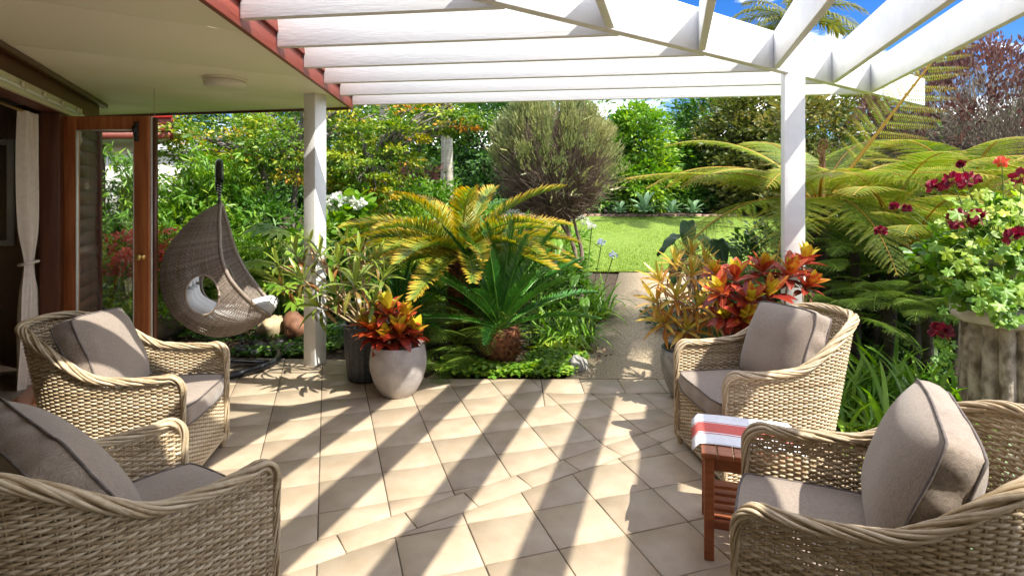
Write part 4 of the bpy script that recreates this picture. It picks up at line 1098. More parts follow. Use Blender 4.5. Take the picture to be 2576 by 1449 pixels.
def fern_mesh(name, mat, L, a0, bend, npin, pl, npn, pw, t0=.5, dr=.25, seed=0, start=.14, curl=False):
    r = np.random.default_rng(seed); T, P, Tn, Un = arc(L, a0, bend)
    m = MB(); tube(m, P, np.linspace(.011 * L, .0025 * L, len(P)), 4, .95)
    PP, DD_, NN, SS, TT = [], [], [], [], []
    for i in range(npin):
        t = start + (1 - start) * (i + .4) / npin; q = (t - start) / (1 - start)
        p = np.array([np.interp(t, T, P[:, k]) for k in range(3)]); tn = np.array([np.interp(t, T, Tn[:, k]) for k in range(3)]); un = np.array([np.interp(t, T, Un[:, k]) for k in range(3)])
        l = pl * (min(1, .45 + 2.6 * q) if q < .25 else 1) * (1 - q ** 2.2) ** .8 + .02 * pl
        for s in (-1, 1):
            a = R(72 - 28 * q) + r.normal() * .06
            d0 = tn * math.cos(a) + np.array([0, s, 0]) * math.sin(a)
            u = np.linspace(.06, 1, npn)
            cen = p + np.outer(u * l, d0) - np.outer((u ** 2) * l * dr, np.array([0, 0, 1])) + np.outer(np.sin(u * 2) * l * .04, un)
            tang = np.gradient(cen, axis=0); tang /= np.linalg.norm(tang, axis=1)[:, None]
            tube(m, cen[:: max(1, npn // 4)], .0016, 3, .9, caps=False)
            sid = np.cross(tang, un); sid /= np.linalg.norm(sid, axis=1)[:, None]
            ln = pw * l / pl * (1 - u ** 1.8) ** .7 + .004
            base = t0 + r.normal() * .09
            for s2 in (-1, 1):
                PP.append(cen); DD_.append(sid * s2 * .93 + tang * .38 - np.array([0, 0, .12])); NN.append(np.tile(un, (npn, 1)) + r.normal(size=(npn, 3)) * .15); SS.append(ln); TT.append(base + .12 * u)
    tpl = THIN[0] * np.array([1, 1.35, 1])
    scatter(m, tpl, THIN[1], np.concatenate(PP), np.concatenate(DD_), np.concatenate(NN), np.concatenate(SS), np.clip(np.concatenate(TT), 0, 1))
    if curl:
        a = np.linspace(0, 9, 26); rr = .05 * (1 - a / 11); c = P[-1]
        tube(m, [(c[0] + rr_ * math.sin(a_) * .9, 0, c[2] + .05 - rr_ * math.cos(a_)) for a_, rr_ in zip(a, rr)], np.linspace(.013, .008, 26), 5, 1.0)
    return m.mesh(name, mat)

def put(name, me, parent, az, loc=(0, 0, 0), s=1.0, tiltx=0.0, pitch=0.0):
    M = Matrix.Translation(loc) @ Matrix.Rotation(az, 4, 'Z') @ Matrix.Rotation(-pitch, 4, 'Y') @ Matrix.Rotation(tiltx, 4, 'X') @ Matrix.Scale(s, 4)
    return link(name, me, parent, M)

def cloud(mb, c, rad, nclump, nleaf, size, tpl=LEAF, seed=0, inner=.55, spread=.2, tm=.5, tv=.2, droop=.0, up=.5, lump=.35, lo=-1.0, zf=.6):
    """leaf clumps through an uneven crown"""
    r = np.random.default_rng(seed)
    d = r.normal(size=(nclump * 2, 3)); d /= np.linalg.norm(d, axis=1)[:, None]; d = d[d[:, 2] > lo][:nclump]
    rr = (inner ** 3 + (1 - inner ** 3) * r.random(len(d))) ** (1 / 3)
    C = d * (rr * (1 + lump * lumpy(d, seed=seed)))[:, None] * np.array(rad)
    per = max(1, nleaf // len(d)); sp = spread * np.mean(rad)
    off = r.normal(size=(len(d), per, 3)) * sp * r.uniform(.5, 1.2, (len(d), 1, 1)) * np.array([1, 1, zf])
    P = (C[:, None] + off).reshape(-1, 3)
    D = (off / (sp + 1e-6) + d[:, None] * .8 + r.normal(size=off.shape) * .5).reshape(-1, 3); D[:, 2] -= droop
    N = (np.array([0, 0, up]) + d[:, None] * .6 + r.normal(size=off.shape) * .45).reshape(-1, 3)
    t = np.clip(np.repeat(r.normal(tm, tv, len(d)), per) + r.normal(0, .10, len(P)), 0, 1)
    scatter(mb, tpl[0], tpl[1], P + np.array(c), D, N, size * r.uniform(.7, 1.25, len(P)), t)
    return C + np.array(c)

def limbs(mb, base, tips, r0, r1, seed=0, wob=.08, n=8, sides=6):
    r = np.random.default_rng(seed)
    for tp in tips:
        u = np.linspace(0, 1, n)[:, None]; P = np.array(base) * (1 - u) + np.array(tp) * u
        L = np.linalg.norm(np.array(tp) - np.array(base)); P[:, 2] += (np.sin(u[:, 0] * math.pi) * L * .10)
        P[1:-1] += r.normal(size=(n - 2, 3)) * wob * L * .3
        tube(mb, P, np.linspace(r0, r1, n), sides, .5)

def shrub(name, label, cat, loc, rad, n, size, mat, tpl=LEAF, seed=0, nclump=None, stems=6, stemmat='twig', cz=None, group=None, **kw):
    o = thing(name, label, cat, loc, 0, group)
    c = (0, 0, cz if cz is not None else rad[2] * .85)
    m = MB(); C = cloud(m, c, rad, nclump or max(20, n // 40), n, size, tpl, seed, **kw)
    stuff(m.build('foliage', MAT[mat], o))
    if stems:
        m = MB(); limbs(m, (0, 0, -.05), C[:: max(1, len(C) // stems)][:stems], max(.012, .03 * rad[0]), .006, seed); stuff(m.build('stems', MAT[stemmat], o, smooth=True))
    return o

def tree(name, label, loc, trunk, crowns, r0, mat, bark, size, n, tpl=LEAF, seed=0, group=None, nl=14, lpc=45, **kw):
    o = thing(name, label, 'tree', loc, 0, group)
    m = MB()
    for ti, P in enumerate(trunk):
        P = resamp(np.array(P, float), 14); tube(m, P, np.linspace(r0, r0 * .55, 14) * (1.0 if ti == 0 else .75), 9, .5)
    m.build('trunk', MAT[bark], o, smooth=True)
    m = MB(); lb = MB()
    for k, (c, rad) in enumerate(crowns):
        C = cloud(m, c, rad, max(16, n // (lpc * len(crowns))), n // len(crowns), size, tpl, seed * 10 + k, **kw)
        tops = [t[-1] for t in trunk]; b = min(tops, key=lambda q: np.linalg.norm(np.array(q) - np.array(c)))
        limbs(lb, b, C[:: max(1, len(C) // nl)][:nl], r0 * .45, r0 * .08, seed + k)
    stuff(m.build('crown', MAT[mat], o)); lb.build('limbs', MAT[bark], o, smooth=True)
    return o

# ------------------------------------------------------------------ far trees closing the garden
back = [
    # px, distance, top height, half width, material, label
    (-150, 20, 6.5, 3.0, 'dark', 'tall dark evergreen tree far behind the house wing'),
    (330, 21, 7.0, 2.8, 'mid', 'tall mid green tree behind the bamboo'),
    (700, 20, 6.5, 2.6, 'dark', 'dark broad tree behind the maple trunks'),
    (900, 22, 6.4, 2.4, 'mid', 'mid green tree behind the palm with the stubby pale trunk'),
    (1060, 21, 5.4, 2.2, 'bright', 'bright leafy tree behind the paired pale palm trunks'),
    (1230, 20, 5.6, 2.2, 'dark', 'dark tree behind the round grey green bush'),
    (1420, 20.5, 5.4, 2.2, 'mid', 'dense green tree hidden behind the round bush'),
    (1590, 20.5, 5.1, 1.35, 'bright', 'bright green climber-clad tree at the end of the lawn'),
    (1720, 21.5, 4.0, 1.5, 'mid', 'low clipped dark green tree under the gap of sky'),
    (1880, 20.5, 6.0, 1.7, 'olive', 'brownish olive tree rising beside the gap of sky'),
    (1790, 23, 6.2, 1.5, 'mid', 'green tree crown behind the brownish olive tree'),
    (2010, 21.5, 6.2, 1.8, 'mid', 'full green tree behind the white post'),
    (2080, 18, 4.9, 2.0, 'olive', 'olive tree behind the tree fern and the white post'),
    (2350, 17, 4.2, 2.2, 'mid', 'green tree far behind the twiggy purple bush'),
    (2700, 16, 4.6, 2.6, 'dark', 'dark tree far behind the stone column'),
]
for k, (px, d, top_, hw_, mt, lab) in enumerate(back):
    x = (px - CX) / FPX * d; b = gz(x, d); H = top_ - b
    tree('evergreen_tree', lab, (x, d, b - .05), [[(0, 0, 0), (.05, 0, H * .2), (.0, .05, H * .45)]], [((0, 0, H * .56), (hw_, hw_ * .7, H * .46)), ((0, -.5, H * .22), (hw_ * .95, hw_ * .55, H * .24))], .16, 'g_' + mt, 'darkbark', .20, 16000, seed=60 + k, group='trees closing the garden', nl=8, spread=.16, tm=.5, tv=.25)
tree('slender_tree', 'light airy tree top showing in the gap of sky', (at(1700, 0, 27).x, 27, .9), [[(0, 0, 0), (.1, 0, 2), (0, 0, 3.4)]], [((0, 0, 3.9), (1.8, 1.0, .75))], .10, 'g_mid', 'bark', .16, 1500, seed=90, spread=.25, inner=.2)
o = thing('far_wood', 'low green mass of far bushes along the garden boundary', 'woodland', (0, 26, .9)); 
m = MB(); 
for k in range(26): cloud(m, (-34 + 2.7 * k, rnd.uniform(-1, 2), 1.3), (2.1, 1.2, 1.9), 50, 2200, .26, seed=200 + k, tm=.3)
fo = m.build('far_foliage', MAT['g_dark'], o); fo['kind'] = 'stuff'; o['kind'] = 'stuff'

# ------------------------------------------------------------------ palms
palmf = [frond_mesh('frond', MAT['g_mid'], 2.3, a0, bd, 40, .62, .05, R(60), R(28), .1, .35, .75, droop=.35, seed=300 + i, rr=.022) for i, (a0, bd) in enumerate(((R(70), R(70)), (R(45), R(85)), (R(20), R(80))))]
palmg = [frond_mesh('frond', MAT['g_olive'], 2.3, a0, bd, 40, .62, .05, R(60), R(28), .1, .45, .85, droop=.35, seed=310 + i, rr=.022) for i, (a0, bd) in enumerate(((R(70), R(70)), (R(45), R(85)), (R(20), R(80))))]
def palm(label, px, d, zt, r, seed, fm=palmf, low=False, s=1.0):
    rr = random.Random(seed); x = (px - CX) / FPX * d; b = gz(x, d)
    o = thing('palm', label, 'palm', (x, d, b - .05), 0, 'palms in the garden')
    H = zt - b; m = MB(); P = [(0, 0, 0), (rr.uniform(-.05, .05), 0, H * .5), (0, 0, H)]; P = resamp(np.array(P), 40)
    tube(m, P, r * (1.15 - .3 * np.linspace(0, 1, 40)) * (1 + .035 * (np.arange(40) % 3 == 0)), 14, .5); m.build('trunk', MAT['palmtrunk'], o, smooth=True)
    for k in range(15):
        put('frond', fm[(0 if k < 4 else 1 if k < 10 else 2)], o, k * 2.399 + rr.uniform(-.2, .2), (0, 0, H - .05), s * rr.uniform(.85, 1.1))
palm('thick pale palm trunk rising behind the clipped hedge', 1133, 12.5, 5.2, .085, 1)
palm('thin pale palm trunk leaning close to a thicker one', 1111, 13.2, 4.6, .055, 2, s=.8)
palm('stubby pale palm trunk among the maple leaves', 968, 12.0, 4.9, .095, 3)
palm('tall feathery palm showing above the pergola against the sky', 1995, 14.5, 6.15, .13, 4, palmg, s=.85)
# low fan of palm leaves by the trunks
o = thing('young_palm', 'young palm with upright fronds beside the paired palm trunks', 'palm', (at(1175, 0, 12).x, 12, .4), 0, 'palms in the garden')
for k in range(10): put('frond', palmf[0 if k % 2 else 1], o, k * 2.4, (0, 0, .1), rnd.uniform(.6, .95))

# ------------------------------------------------------------------ maple over the left bed
mb_ = (at(720, 0, 9.2).x, 9.2)
tree('maple_tree', 'spreading maple tree with yellow tipped leaves behind the white post', (mb_[0], mb_[1], gz(*mb_) - .05),
     [[(0, 0, 0), (-.05, 0, .5), (-.30, .1, 1.2), (-.42, 0, 1.9)], [(.02, 0, 0), (.12, 0, .7), (.10, .1, 1.4), (.2, 0, 2.1)], [(.05, 0, .0), (.55, .2, .8), (1.0, .1, 1.5), (1.4, 0, 1.9)], [(.3, .3, 0), (.45, .2, 1.0), (.5, .1, 2.0)]],
     [((-1.1, .0, 2.15), (1.35, 1.0, .62)), ((.4, -.2, 2.35), (1.25, 1.0, .60)), ((1.45, .1, 2.15), (1.0, 1.0, .60)), ((2.5, .3, 2.80), (.95, .8, .35)), ((.2, .2, 3.0), (2.6, 1.5, .75)), ((1.2, .0, 1.50), (.6, .5, .28))], .085, 'g_maple', 'bark', .085, 21000, seed=21, spread=.17, tm=.42, tv=.22, inner=.35, lpc=85, zf=.28)

# ------------------------------------------------------------------ bamboo
def bamboo(label, px, d, H, w, n, seed, mat='g_bright'):
    r = np.random.default_rng(seed); x = (px - CX) / FPX * d; b = gz(x, d)
    o = thing('bamboo', label, 'bamboo', (x, d, b - .05), 0, 'bamboo by the house'); 
    P, D, N, S, T = [], [], [], [], []
    for k in range(16):
        a = r.uniform(0, 6.28); rb = r.uniform(0, .35) * w; lean = r.uniform(.15, .6) * w; h = H * r.uniform(.55, 1.05)
        u = np.linspace(0, 1, 14)[:, None]; base = np.array([rb * math.cos(a), rb * math.sin(a), 0])
        path = base + u * np.array([0, 0, h]) + (u ** 2.4) * np.array([math.cos(a), math.sin(a), -.22 * h]) * np.array([lean, lean, 1])
        m = MB(); tube(m, path, np.linspace(.012, .003, 14), 6, .5); m.build('culm', MAT['greenstem'], o, smooth=True)
        for j in range(int(n / 16 / 9)):
            q = r.uniform(.18, 1); c = np.array([np.interp(q, u[:, 0], path[:, i]) for i in range(3)]) + r.normal(size=3) * np.array([.16, .16, .10]) * (1.2 - .4 * q)
            tv = np.clip(r.normal(.5, .2), 0, 1); dirc = r.normal(size=3); dirc[2] = -.3
            for i in range(9):
                P.append(c + r.normal(size=3) * .03); dd = dirc + r.normal(size=3) * .9; dd[2] -= .5; D.append(dd); N.append(np.array([0, 0, 1]) + r.normal(size=3) * .5); S.append(r.uniform(.09, .17)); T.append(np.clip(tv + r.normal(0, .08), 0, 1))
    m = MB(); scatter(m, THIN[0] * np.array([1, 1.5, 1]), THIN[1], np.array(P), np.array(D), np.array(N), np.array(S), np.array(T)); stuff(m.build('foliage', MAT[mat], o))
bamboo('feathery bamboo clump right beside the open glass door', 425, 8.2, 2.6, 1.2, 6000, 41)
bamboo('tall bamboo clump behind the hanging egg chair', 560, 8.8, 3.0, 1.4, 7500, 42)
bamboo('dark bamboo clump seen through the door glass', 290, 8.0, 2.1, .8, 4200, 43, 'g_mid')
bamboo('shorter arching bamboo behind the egg chair stand', 500, 7.5, 1.7, 1.2, 5000, 44)

# ------------------------------------------------------------------ shrubs of the left bed
def gp_(px, d): x = (px - CX) / FPX * d; return (x, d, gz(x, d) - .03)
shrub('flowering_shrub', 'red flowering shrub seen through the door glass', 'shrub', gp_(300, 6.9), (.75, .5, .52), 3600, .07, 'g_lime', seed=51, tm=.4)
o = bpy.data.objects['flowering_shrub']
m = MB(); cloud(m, (0, -.05, .62), (.72, .5, .40), 90, 1500, .05, ROUND, 52, inner=.8, spread=.08, tm=.5, lo=-.1); stuff(m.build('blossom', MAT['flower_scarlet'], o))
shrub('flowering_shrub', 'loose red tipped shrub beside the hanging egg chair', 'shrub', gp_(415, 7.0), (.34, .3, .55), 1600, .07, 'g_lime', THIN, seed=53, tm=.5)
m = MB(); cloud(m, (0, -.05, .75), (.33, .3, .40), 30, 420, .045, ROUND, 54, inner=.75, spread=.1); stuff(m.build('blossom', MAT['flower_scarlet'], bpy.data.objects['flowering_shrub.001']))
shrub('low_shrub', 'low bright green shrub at the foot of the glass door', 'shrub', gp_(395, 6.3), (.40, .35, .22), 1500, .06, 'g_bright', seed=55)
shrub('low_shrub', 'lime green filler shrub behind the hanging egg chair', 'shrub', gp_(560, 7.2), (.9, .4, .48), 3600, .08, 'g_bright', seed=56)
shrub('low_shrub', 'yellow green feathery shrub left of the white post', 'shrub', gp_(690, 7.0), (.55, .4, .55), 2600, .09, 'g_lime', THIN, seed=57, up=.2)
shrub('broadleaf_shrub', 'broad leaved green shrub with white flower heads by the white post', 'shrub', gp_(865, 7.6), (.62, .45, .70), 2600, .13, 'g_bright', ROUND, seed=58, tm=.45)
o = bpy.data.objects['broadleaf_shrub']
for (dx, dz, r_) in ((-.12, 1.38, .11), (.06, 1.42, .08), (.26, 1.36, .07)):
    m = MB(); cloud(m, (dx, -.25, dz), (r_ * 1.4, r_, r_ * .8), 18, 160, .045, ROUND, int(dz * 1000), inner=.8, spread=.2); stuff(m.build('flower_head', MAT['flower_white'], o))
shrub('clipped_hedge', 'clipped bright green hedge below the palm trunks', 'hedge', gp_(1060, 11.2), (1.35, .6, .85), 7500, .10, 'g_bright', seed=59, tm=.35, lump=.12, spread=.12)
shrub('golden_shrub', 'golden yellow leafy shrub beneath the maple', 'shrub', gp_(895, 9.4), (.55, .5, .85), 2400, .09, 'g_maple', seed=60, tm=.72, tv=.12)
shrub('dark_cordyline', 'small dark maroon leafed cordyline above the hedge', 'shrub', (at(1050, 0, 12.2).x, 12.2, 1.45), (.42, .3, .34), 420, .30, 'g_purple', THIN, seed=61, cz=.4, up=.1)
shrub('low_shrub', 'olive grassy shrub between the golden and dark cycads', 'shrub', gp_(1010, 6.9), (.55, .35, .52), 2400, .16, 'g_lime', THIN, seed=62, up=.2, tm=.4)
shrub('low_shrub', 'dark green filler shrub behind the golden cycad', 'shrub', gp_(1180, 7.6), (1.15, .4, .62), 4200, .09, 'g_mid', seed=63)
shrub('low_shrub', 'green filler shrub beside the climbing path edge', 'shrub', gp_(1400, 7.0), (.45, .4, .42), 1900, .09, 'g_mid', seed=64)
shrub('low_shrub', 'bright filler shrub between maple trunks and fatsia', 'shrub', gp_(640, 8.4), (.9, .5, .85), 4200, .10, 'g_mid', seed=65)
shrub('low_shrub', 'sunny green filler shrub under the pale palm trunks', 'shrub', gp_(1020, 9.4), (1.5, .4, .62), 5200, .10, 'g_lime', seed=66, tm=.35)
shrub('white_agapanthus_drift', 'white flowered drift at the near edge of the lawn', 'flowers', gp_(1330, 10.2), (1.1, .35, .42), 2600, .2, 'g_bright', THIN, seed=67, up=.2)
m = MB(); cloud(m, (0, -.1, .85), (1.15, .3, .16), 26, 700, .05, ROUND, 68, inner=.3, spread=.08); stuff(m.build('blossom', MAT['flower_white'], bpy.data.objects['white_agapanthus_drift']))

# fatsia with large palmate leaves
def palmate(name, mat, lobes=8, W=.30, spread=R(250), t=.5):
    m = MB()
    for k in range(lobes):
        a = -spread / 2 + spread * k / (lobes - 1); l = .62 + .38 * math.cos(a * .62)
        n = 5; V = []; F = []
        for i in range(n + 1):
            q = i / n; w = W * .5 * l * (math.sin(math.pi * min(q * .94 + .06, 1)) ** .8); 
            for s in (-1, 0, 1):
                x, y = q * l, s * w; z = -.22 * q * q * l + .25 * abs(s) * w
                V.append((x * math.cos(a) - y * math.sin(a), x * math.sin(a) + y * math.cos(a), z))
        for i in range(n):
            b = 3 * i; F += [[b, b + 1, b + 4, b + 3], [b + 1, b + 2, b + 5, b + 4]]
        m.add(V, F, t)
    return m.mesh(name, mat, True)
fatm = [palmate('leaf', MAT['g_bright'], 8, .34, t=tt) for tt in (.35, .55, .75)]
def leafy(name, label, cat, loc, spots, meshes, size, stemmat, tilt=.5, group=None, sr=.008):
    o = thing(name, label, cat, loc, 0, group)
    for k, (x, y, z, az, s) in enumerate(spots):
        m = MB(); P = resamp(np.array([(x * .15, y * .15, -.02), (x * .4, y * .4, z * .6), (x, y, z)]), 8); tube(m, P, np.linspace(sr, sr * .5, 8), 5, .5); m.build('stalk', MAT[stemmat], o, smooth=True)
        d = Vector((math.cos(az), math.sin(az), -tilt * rnd.uniform(.3, 1.2))); M = frame(d, Vector((rnd.uniform(-.25, .25), rnd.uniform(-.5, .0), 1)), (x, y, z), size * s)
        link('leaf', meshes[k % len(meshes)], o, M)
    return o
sp_ = []
for k in range(44):
    a = rnd.uniform(0, 6.28); r_ = .5 * math.sqrt(rnd.random()); z = rnd.uniform(.35, 1.25); sp_.append((r_ * math.cos(a) * (1.2 - .4 * z), r_ * math.sin(a) * .7, z, a + rnd.uniform(-.6, .6), rnd.uniform(.7, 1.15)))
leafy('fatsia', 'large leaved bright green fatsia left of the white post', 'shrub', gp_(722, 6.5), sp_, fatm, .25, 'greenstem')

# ------------------------------------------------------------------ ferns of the left bed
fernA = [fern_mesh('frond', MAT['g_dfern'], 1.0, R(a0), R(bd), 21, .26, 17, .030, .55, .2, 400 + i) for i, (a0, bd) in enumerate(((55, 75), (35, 65), (15, 50)))]
fernL = [fern_mesh('frond', MAT['g_lime'], 1.0, R(a0), R(bd), 21, .26, 17, .030, .45, .2, 410 + i) for i, (a0, bd) in enumerate(((50, 70), (30, 60), (15, 50)))]
def fern(name, label, loc, n, s, meshes, seed, group=None, az0=0, azr=6.283):
    r = random.Random(seed); o = thing(name, label, 'fern', loc, 0, group)
    for k in range(n): put('frond', meshes[k % 3], o, az0 + azr * (k * .618 % 1) + r.uniform(-.15, .15), (r.uniform(-.05, .05) * s, r.uniform(-.05, .05) * s, .02), s * r.uniform(.7, 1.15), r.uniform(-.2, .2))
    return o
fern('fern', 'lime green fern fronds just behind the egg chair rim', (at(600, 0, 6.4).x, 6.4, .55), 12, .75, fernL, 1)
fern('fern', 'dark fern arching above the lime fern', (at(590, 0, 7.1).x, 7.1, .72), 13, .85, fernA, 2)
fern('fern', 'small fern spilling over the tiles beside the grey pot', (at(1100, 0, 5.0).x, 5.0, .0), 13, .42, fernA, 3)
fern('fern', 'little fern tuft at the foot of the ribbed pot', (at(985, 0, 5.25).x, 5.25, .0), 11, .42, fernA, 4)
fern('fern', 'dark fern filling the bed behind the ribbed pot', (at(1010, 0, 5.7).x, 5.7, .15), 14, .7, fernA, 5)

fern('fern', 'dark fern hiding the foot of the golden cycad', (at(1150, 0, 5.45).x, 5.45, .12), 16, .75, fernA, 6)
fern('fern', 'bushy fern between the golden and the dark cycad trunks', (at(1195, 0, 5.5).x, 5.5, .3), 14, .65, fernA, 7)

# ------------------------------------------------------------------ cycads
cg = [frond_mesh('frond', MAT['g_cycgold'], 1.15, R(a0), R(bd), 70, .20, .014, R(62), R(32), .50, .22, .84, droop=.02, seed=500 + i, rr=.011, rt=.45) for i, (a0, bd) in enumerate(((62, 48), (44, 52), (30, 46), (12, 34)))]
cd = [frond_mesh('frond', MAT['g_cycdark'], 1.0, R(a0), R(bd), 64, .125, .013, R(58), R(30), .50, .30, .70, droop=.0, seed=510 + i, rr=.013, rt=1.0) for i, (a0, bd) in enumerate(((86, 14), (70, 24), (52, 30), (30, 34)))]
def cycad(label, loc, trunk_h, trunk_r, meshes, counts, s, seed, cone=False):
    r = random.Random(seed); o = thing('cycad', label, 'cycad', loc, 0)
    m = MB(); prof = [(trunk_r * .55, -.02)] + [(trunk_r * (.62 + .42 * math.sin(min(1, q * 1.05) * math.pi * .72)), trunk_h * q) for q in np.linspace(0, 1, 16)] + [(.0, trunk_h * 1.02)]
    lathe(m, prof, 26); m.build('trunk', MAT['cycadtrunk'], o, smooth=True)
    b = MB(); nn = 420 if trunk_h < .5 else 700
    th = rng.uniform(0, 6.28, nn); q = rng.uniform(0.02, 1, nn); rr_ = trunk_r * (.60 + .42 * np.sin(np.minimum(1, q * 1.05) * np.pi * .72))
    P = np.stack([rr_ * np.cos(th), rr_ * np.sin(th), q * trunk_h], -1); D = np.stack([np.cos(th), np.sin(th), rng.uniform(.1, 1.2, nn)], -1)
    scatter(b, NEEDLE[0] * np.array([1, 6, 1]), NEEDLE[1], P, D, rng.normal(size=(nn, 3)), rng.uniform(.03, .07, nn), .5); stuff(b.build('leaf_bases', MAT['cycadtrunk'], o))
    k = 0
    for ring, n in enumerate(counts):
        for i in range(n):
            put('frond', meshes[ring], o, 6.283 * (i + .5 * (ring % 2)) / n + r.uniform(-.14, .14), (0, 0, trunk_h * .97), s * r.uniform(.88, 1.1), r.uniform(-.15, .15), r.uniform(-.08, .08)); k += 1
    return o
cycad('golden tipped cycad with wide arching fronds behind the dark one', (at(1165, 0, 5.75).x, 5.75, 0), 1.0, .15, cg, (5, 10, 14, 12), 1.04, 1)
cycad('glossy dark green cycad with shaggy orange ball trunk at the patio edge', (at(1258, 0, 5.28).x, 5.28, 0), .33, .175, cd, (5, 9, 10, 6), 1.06, 2)
cycad('young dark cycad half hidden behind the pots', (at(1005, 0, 5.6).x, 5.6, 0), .28, .11, cd, (4, 7, 8, 4), .78, 3)

# ------------------------------------------------------------------ ground cover
def cover(name, label, pts, n, size, mat, seed, h=.07, tpl=ROUND):
    r = np.random.default_rng(seed); P = []
    for (px, d, rx, ry) in pts:
        x0 = (px - CX) / FPX * d; k = n // len(pts); a = r.uniform(0, 6.28, k); q = np.sqrt(r.random(k)); x = x0 + rx * q * np.cos(a); y = d + ry * q * np.sin(a)
        z = np.array([max(gz(i, j), 0) for i, j in zip(x, y)]) + .01 + h * r.random(k) * (1 - .5 * q); P.append(np.stack([x, y, z], -1))
    P = np.concatenate(P); D = r.normal(size=P.shape) * np.array([1, 1, .25]); N = np.array([0, 0, 1.0]) + r.normal(size=P.shape) * .35
    m = MB(); scatter(m, tpl[0], tpl[1], P, D, N, size * r.uniform(.6, 1.3, len(P)), np.clip(r.normal(.5, .22, len(P)), 0, 1))
    return tag(m.build(name, MAT[mat]), label, 'ground cover', kind='stuff')
cover('pennywort', 'round leaved pennywort creeping around the cycad trunk', [(1260, 5.0, .50, .14), (1370, 5.05, .28, .20), (1180, 5.15, .3, .2), (1400, 5.4, .3, .25)], 3400, .042, 'g_bright', 1, .09)
cover('creeper', 'low green creeper around the black pebbles', [(690, 5.62, .45, .14), (640, 6.2, .8, .3), (420, 6.4, .6, .4), (800, 5.9, .3, .3)], 3000, .04, 'g_mid', 2, .06)
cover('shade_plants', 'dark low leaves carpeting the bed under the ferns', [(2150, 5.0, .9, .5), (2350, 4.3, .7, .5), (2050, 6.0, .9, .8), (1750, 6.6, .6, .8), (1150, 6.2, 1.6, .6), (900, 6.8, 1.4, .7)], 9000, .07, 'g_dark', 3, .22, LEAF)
cover('leaf_litter', 'brown bark chips and dry leaves covering the bed soil', [(480, 6.0, 1.0, .5), (620, 5.75, .7, .3), (700, 6.4, .8, .5), (1300, 5.6, 1.0, .4)], 2600, .045, 'mulch', 4, .015, LEAF)
cover('pond_leaves', 'flat shiny lily leaves beside the aggregate path', [(1405, 5.75, .26, .22)], 130, .11, 'g_lime', 5, .03)

# ------------------------------------------------------------------ strap leaved clumps
def strap_mesh(name, mat, L, a0, bend, w, t):
    T, P, Tn, Un = arc(L, a0, bend, 9, 1.3); ww = w / 2 * np.clip(np.sin(np.pi * (T * .88 + .12)) ** .5, .08, 1); ww[-1] = .002
    V = []
    for i in range(9): V += [(P[i][0], -ww[i], P[i][2] + ww[i] * .3), (P[i][0], ww[i], P[i][2] + ww[i] * .3)]
    return MB().add(V, [[2 * i, 2 * i + 1, 2 * i + 3, 2 * i + 2] for i in range(8)], t).mesh(name, mat, True)
straps = [strap_mesh('leaf', MAT['g_bright'], .55, R(a0), R(bd), .026, t) for a0, bd, t in ((85, 60, .5), (75, 110, .35), (60, 120, .6), (50, 100, .75))]
strapsG = [strap_mesh('leaf', MAT['g_agave'], .55, R(a0), R(bd), .022, t) for a0, bd, t in ((85, 60, .5), (75, 110, .35), (60, 120, .9), (50, 100, 1.0))]
def flowerhead(mb, c, r_, seed, size=.035):
    rr = np.random.default_rng(seed); d = runit(46); d = d[d[:, 2] > -.5]; P = np.array(c) + d * r_; scatter(mb, ROUND[0], ROUND[1], P - d * .02, d + rr.normal(size=d.shape) * .4, rr.normal(size=d.shape), size, rr.uniform(0, 1, len(d)))
    scatter(mb, NEEDLE[0], NEEDLE[1], np.tile(np.array(c), (len(d), 1)), d, rr.normal(size=d.shape), r_, .5)
def agapanthus(label, loc, n, w, s, heads, seed, meshes=straps, group='agapanthus clumps'):
    r = random.Random(seed); o = thing('agapanthus', label, 'agapanthus', loc, 0, group)
    for k in range(n):
        a = r.uniform(0, 6.283); q = w * math.sqrt(r.random()); b = r.uniform(0, 6.283)
        put('leaf', meshes[k % 4], o, a + r.uniform(-.6, .6), (q * math.cos(b) * 1.0, q * math.sin(b) * .7, 0), s * r.uniform(.7, 1.2), r.uniform(-.3, .3))
    for k, (x, y, z, mt) in enumerate(heads):
        m = MB(); tube(m, [(x * .5, y * .5, 0), (x * .8, y * .8, z * .6), (x, y, z)], .006, 5, .5); st = m.build('flower_stalk', MAT['greenstem'], o, smooth=True)
        m = MB(); flowerhead(m, (x, y, z), .055, seed * 10 + k, .028); m.build('flower_head', MAT[mt], st)
    return o
agapanthus('agapanthus clump with white and blue heads at the lawn side of the path', (at(1448, 0, 6.9).x, 6.9, .08), 190, .42, 1.05, [(.20, 0, 1.13, 'flower_white'), (.34, .1, .92, 'flower_blue'), (.46, -.05, .78, 'flower_blue')], 1)
agapanthus('leafy agapanthus clump where the path meets the dark cycad', (at(1432, 0, 6.0).x, 6.0, .02), 130, .28, .78, [], 2)
agapanthus('lush agapanthus clump between the two right armchairs', (2.62, 3.85, -.03), 260, .62, 1.0, [], 3)
agapanthus('agapanthus clump against the foot of the stone column', (2.95, 4.25, -.03), 170, .45, 1.1, [], 4)
agapanthus('pale variegated spider plant behind the near right armchair', (2.32, 2.45, -.03), 90, .28, .85, [], 5, strapsG, None)

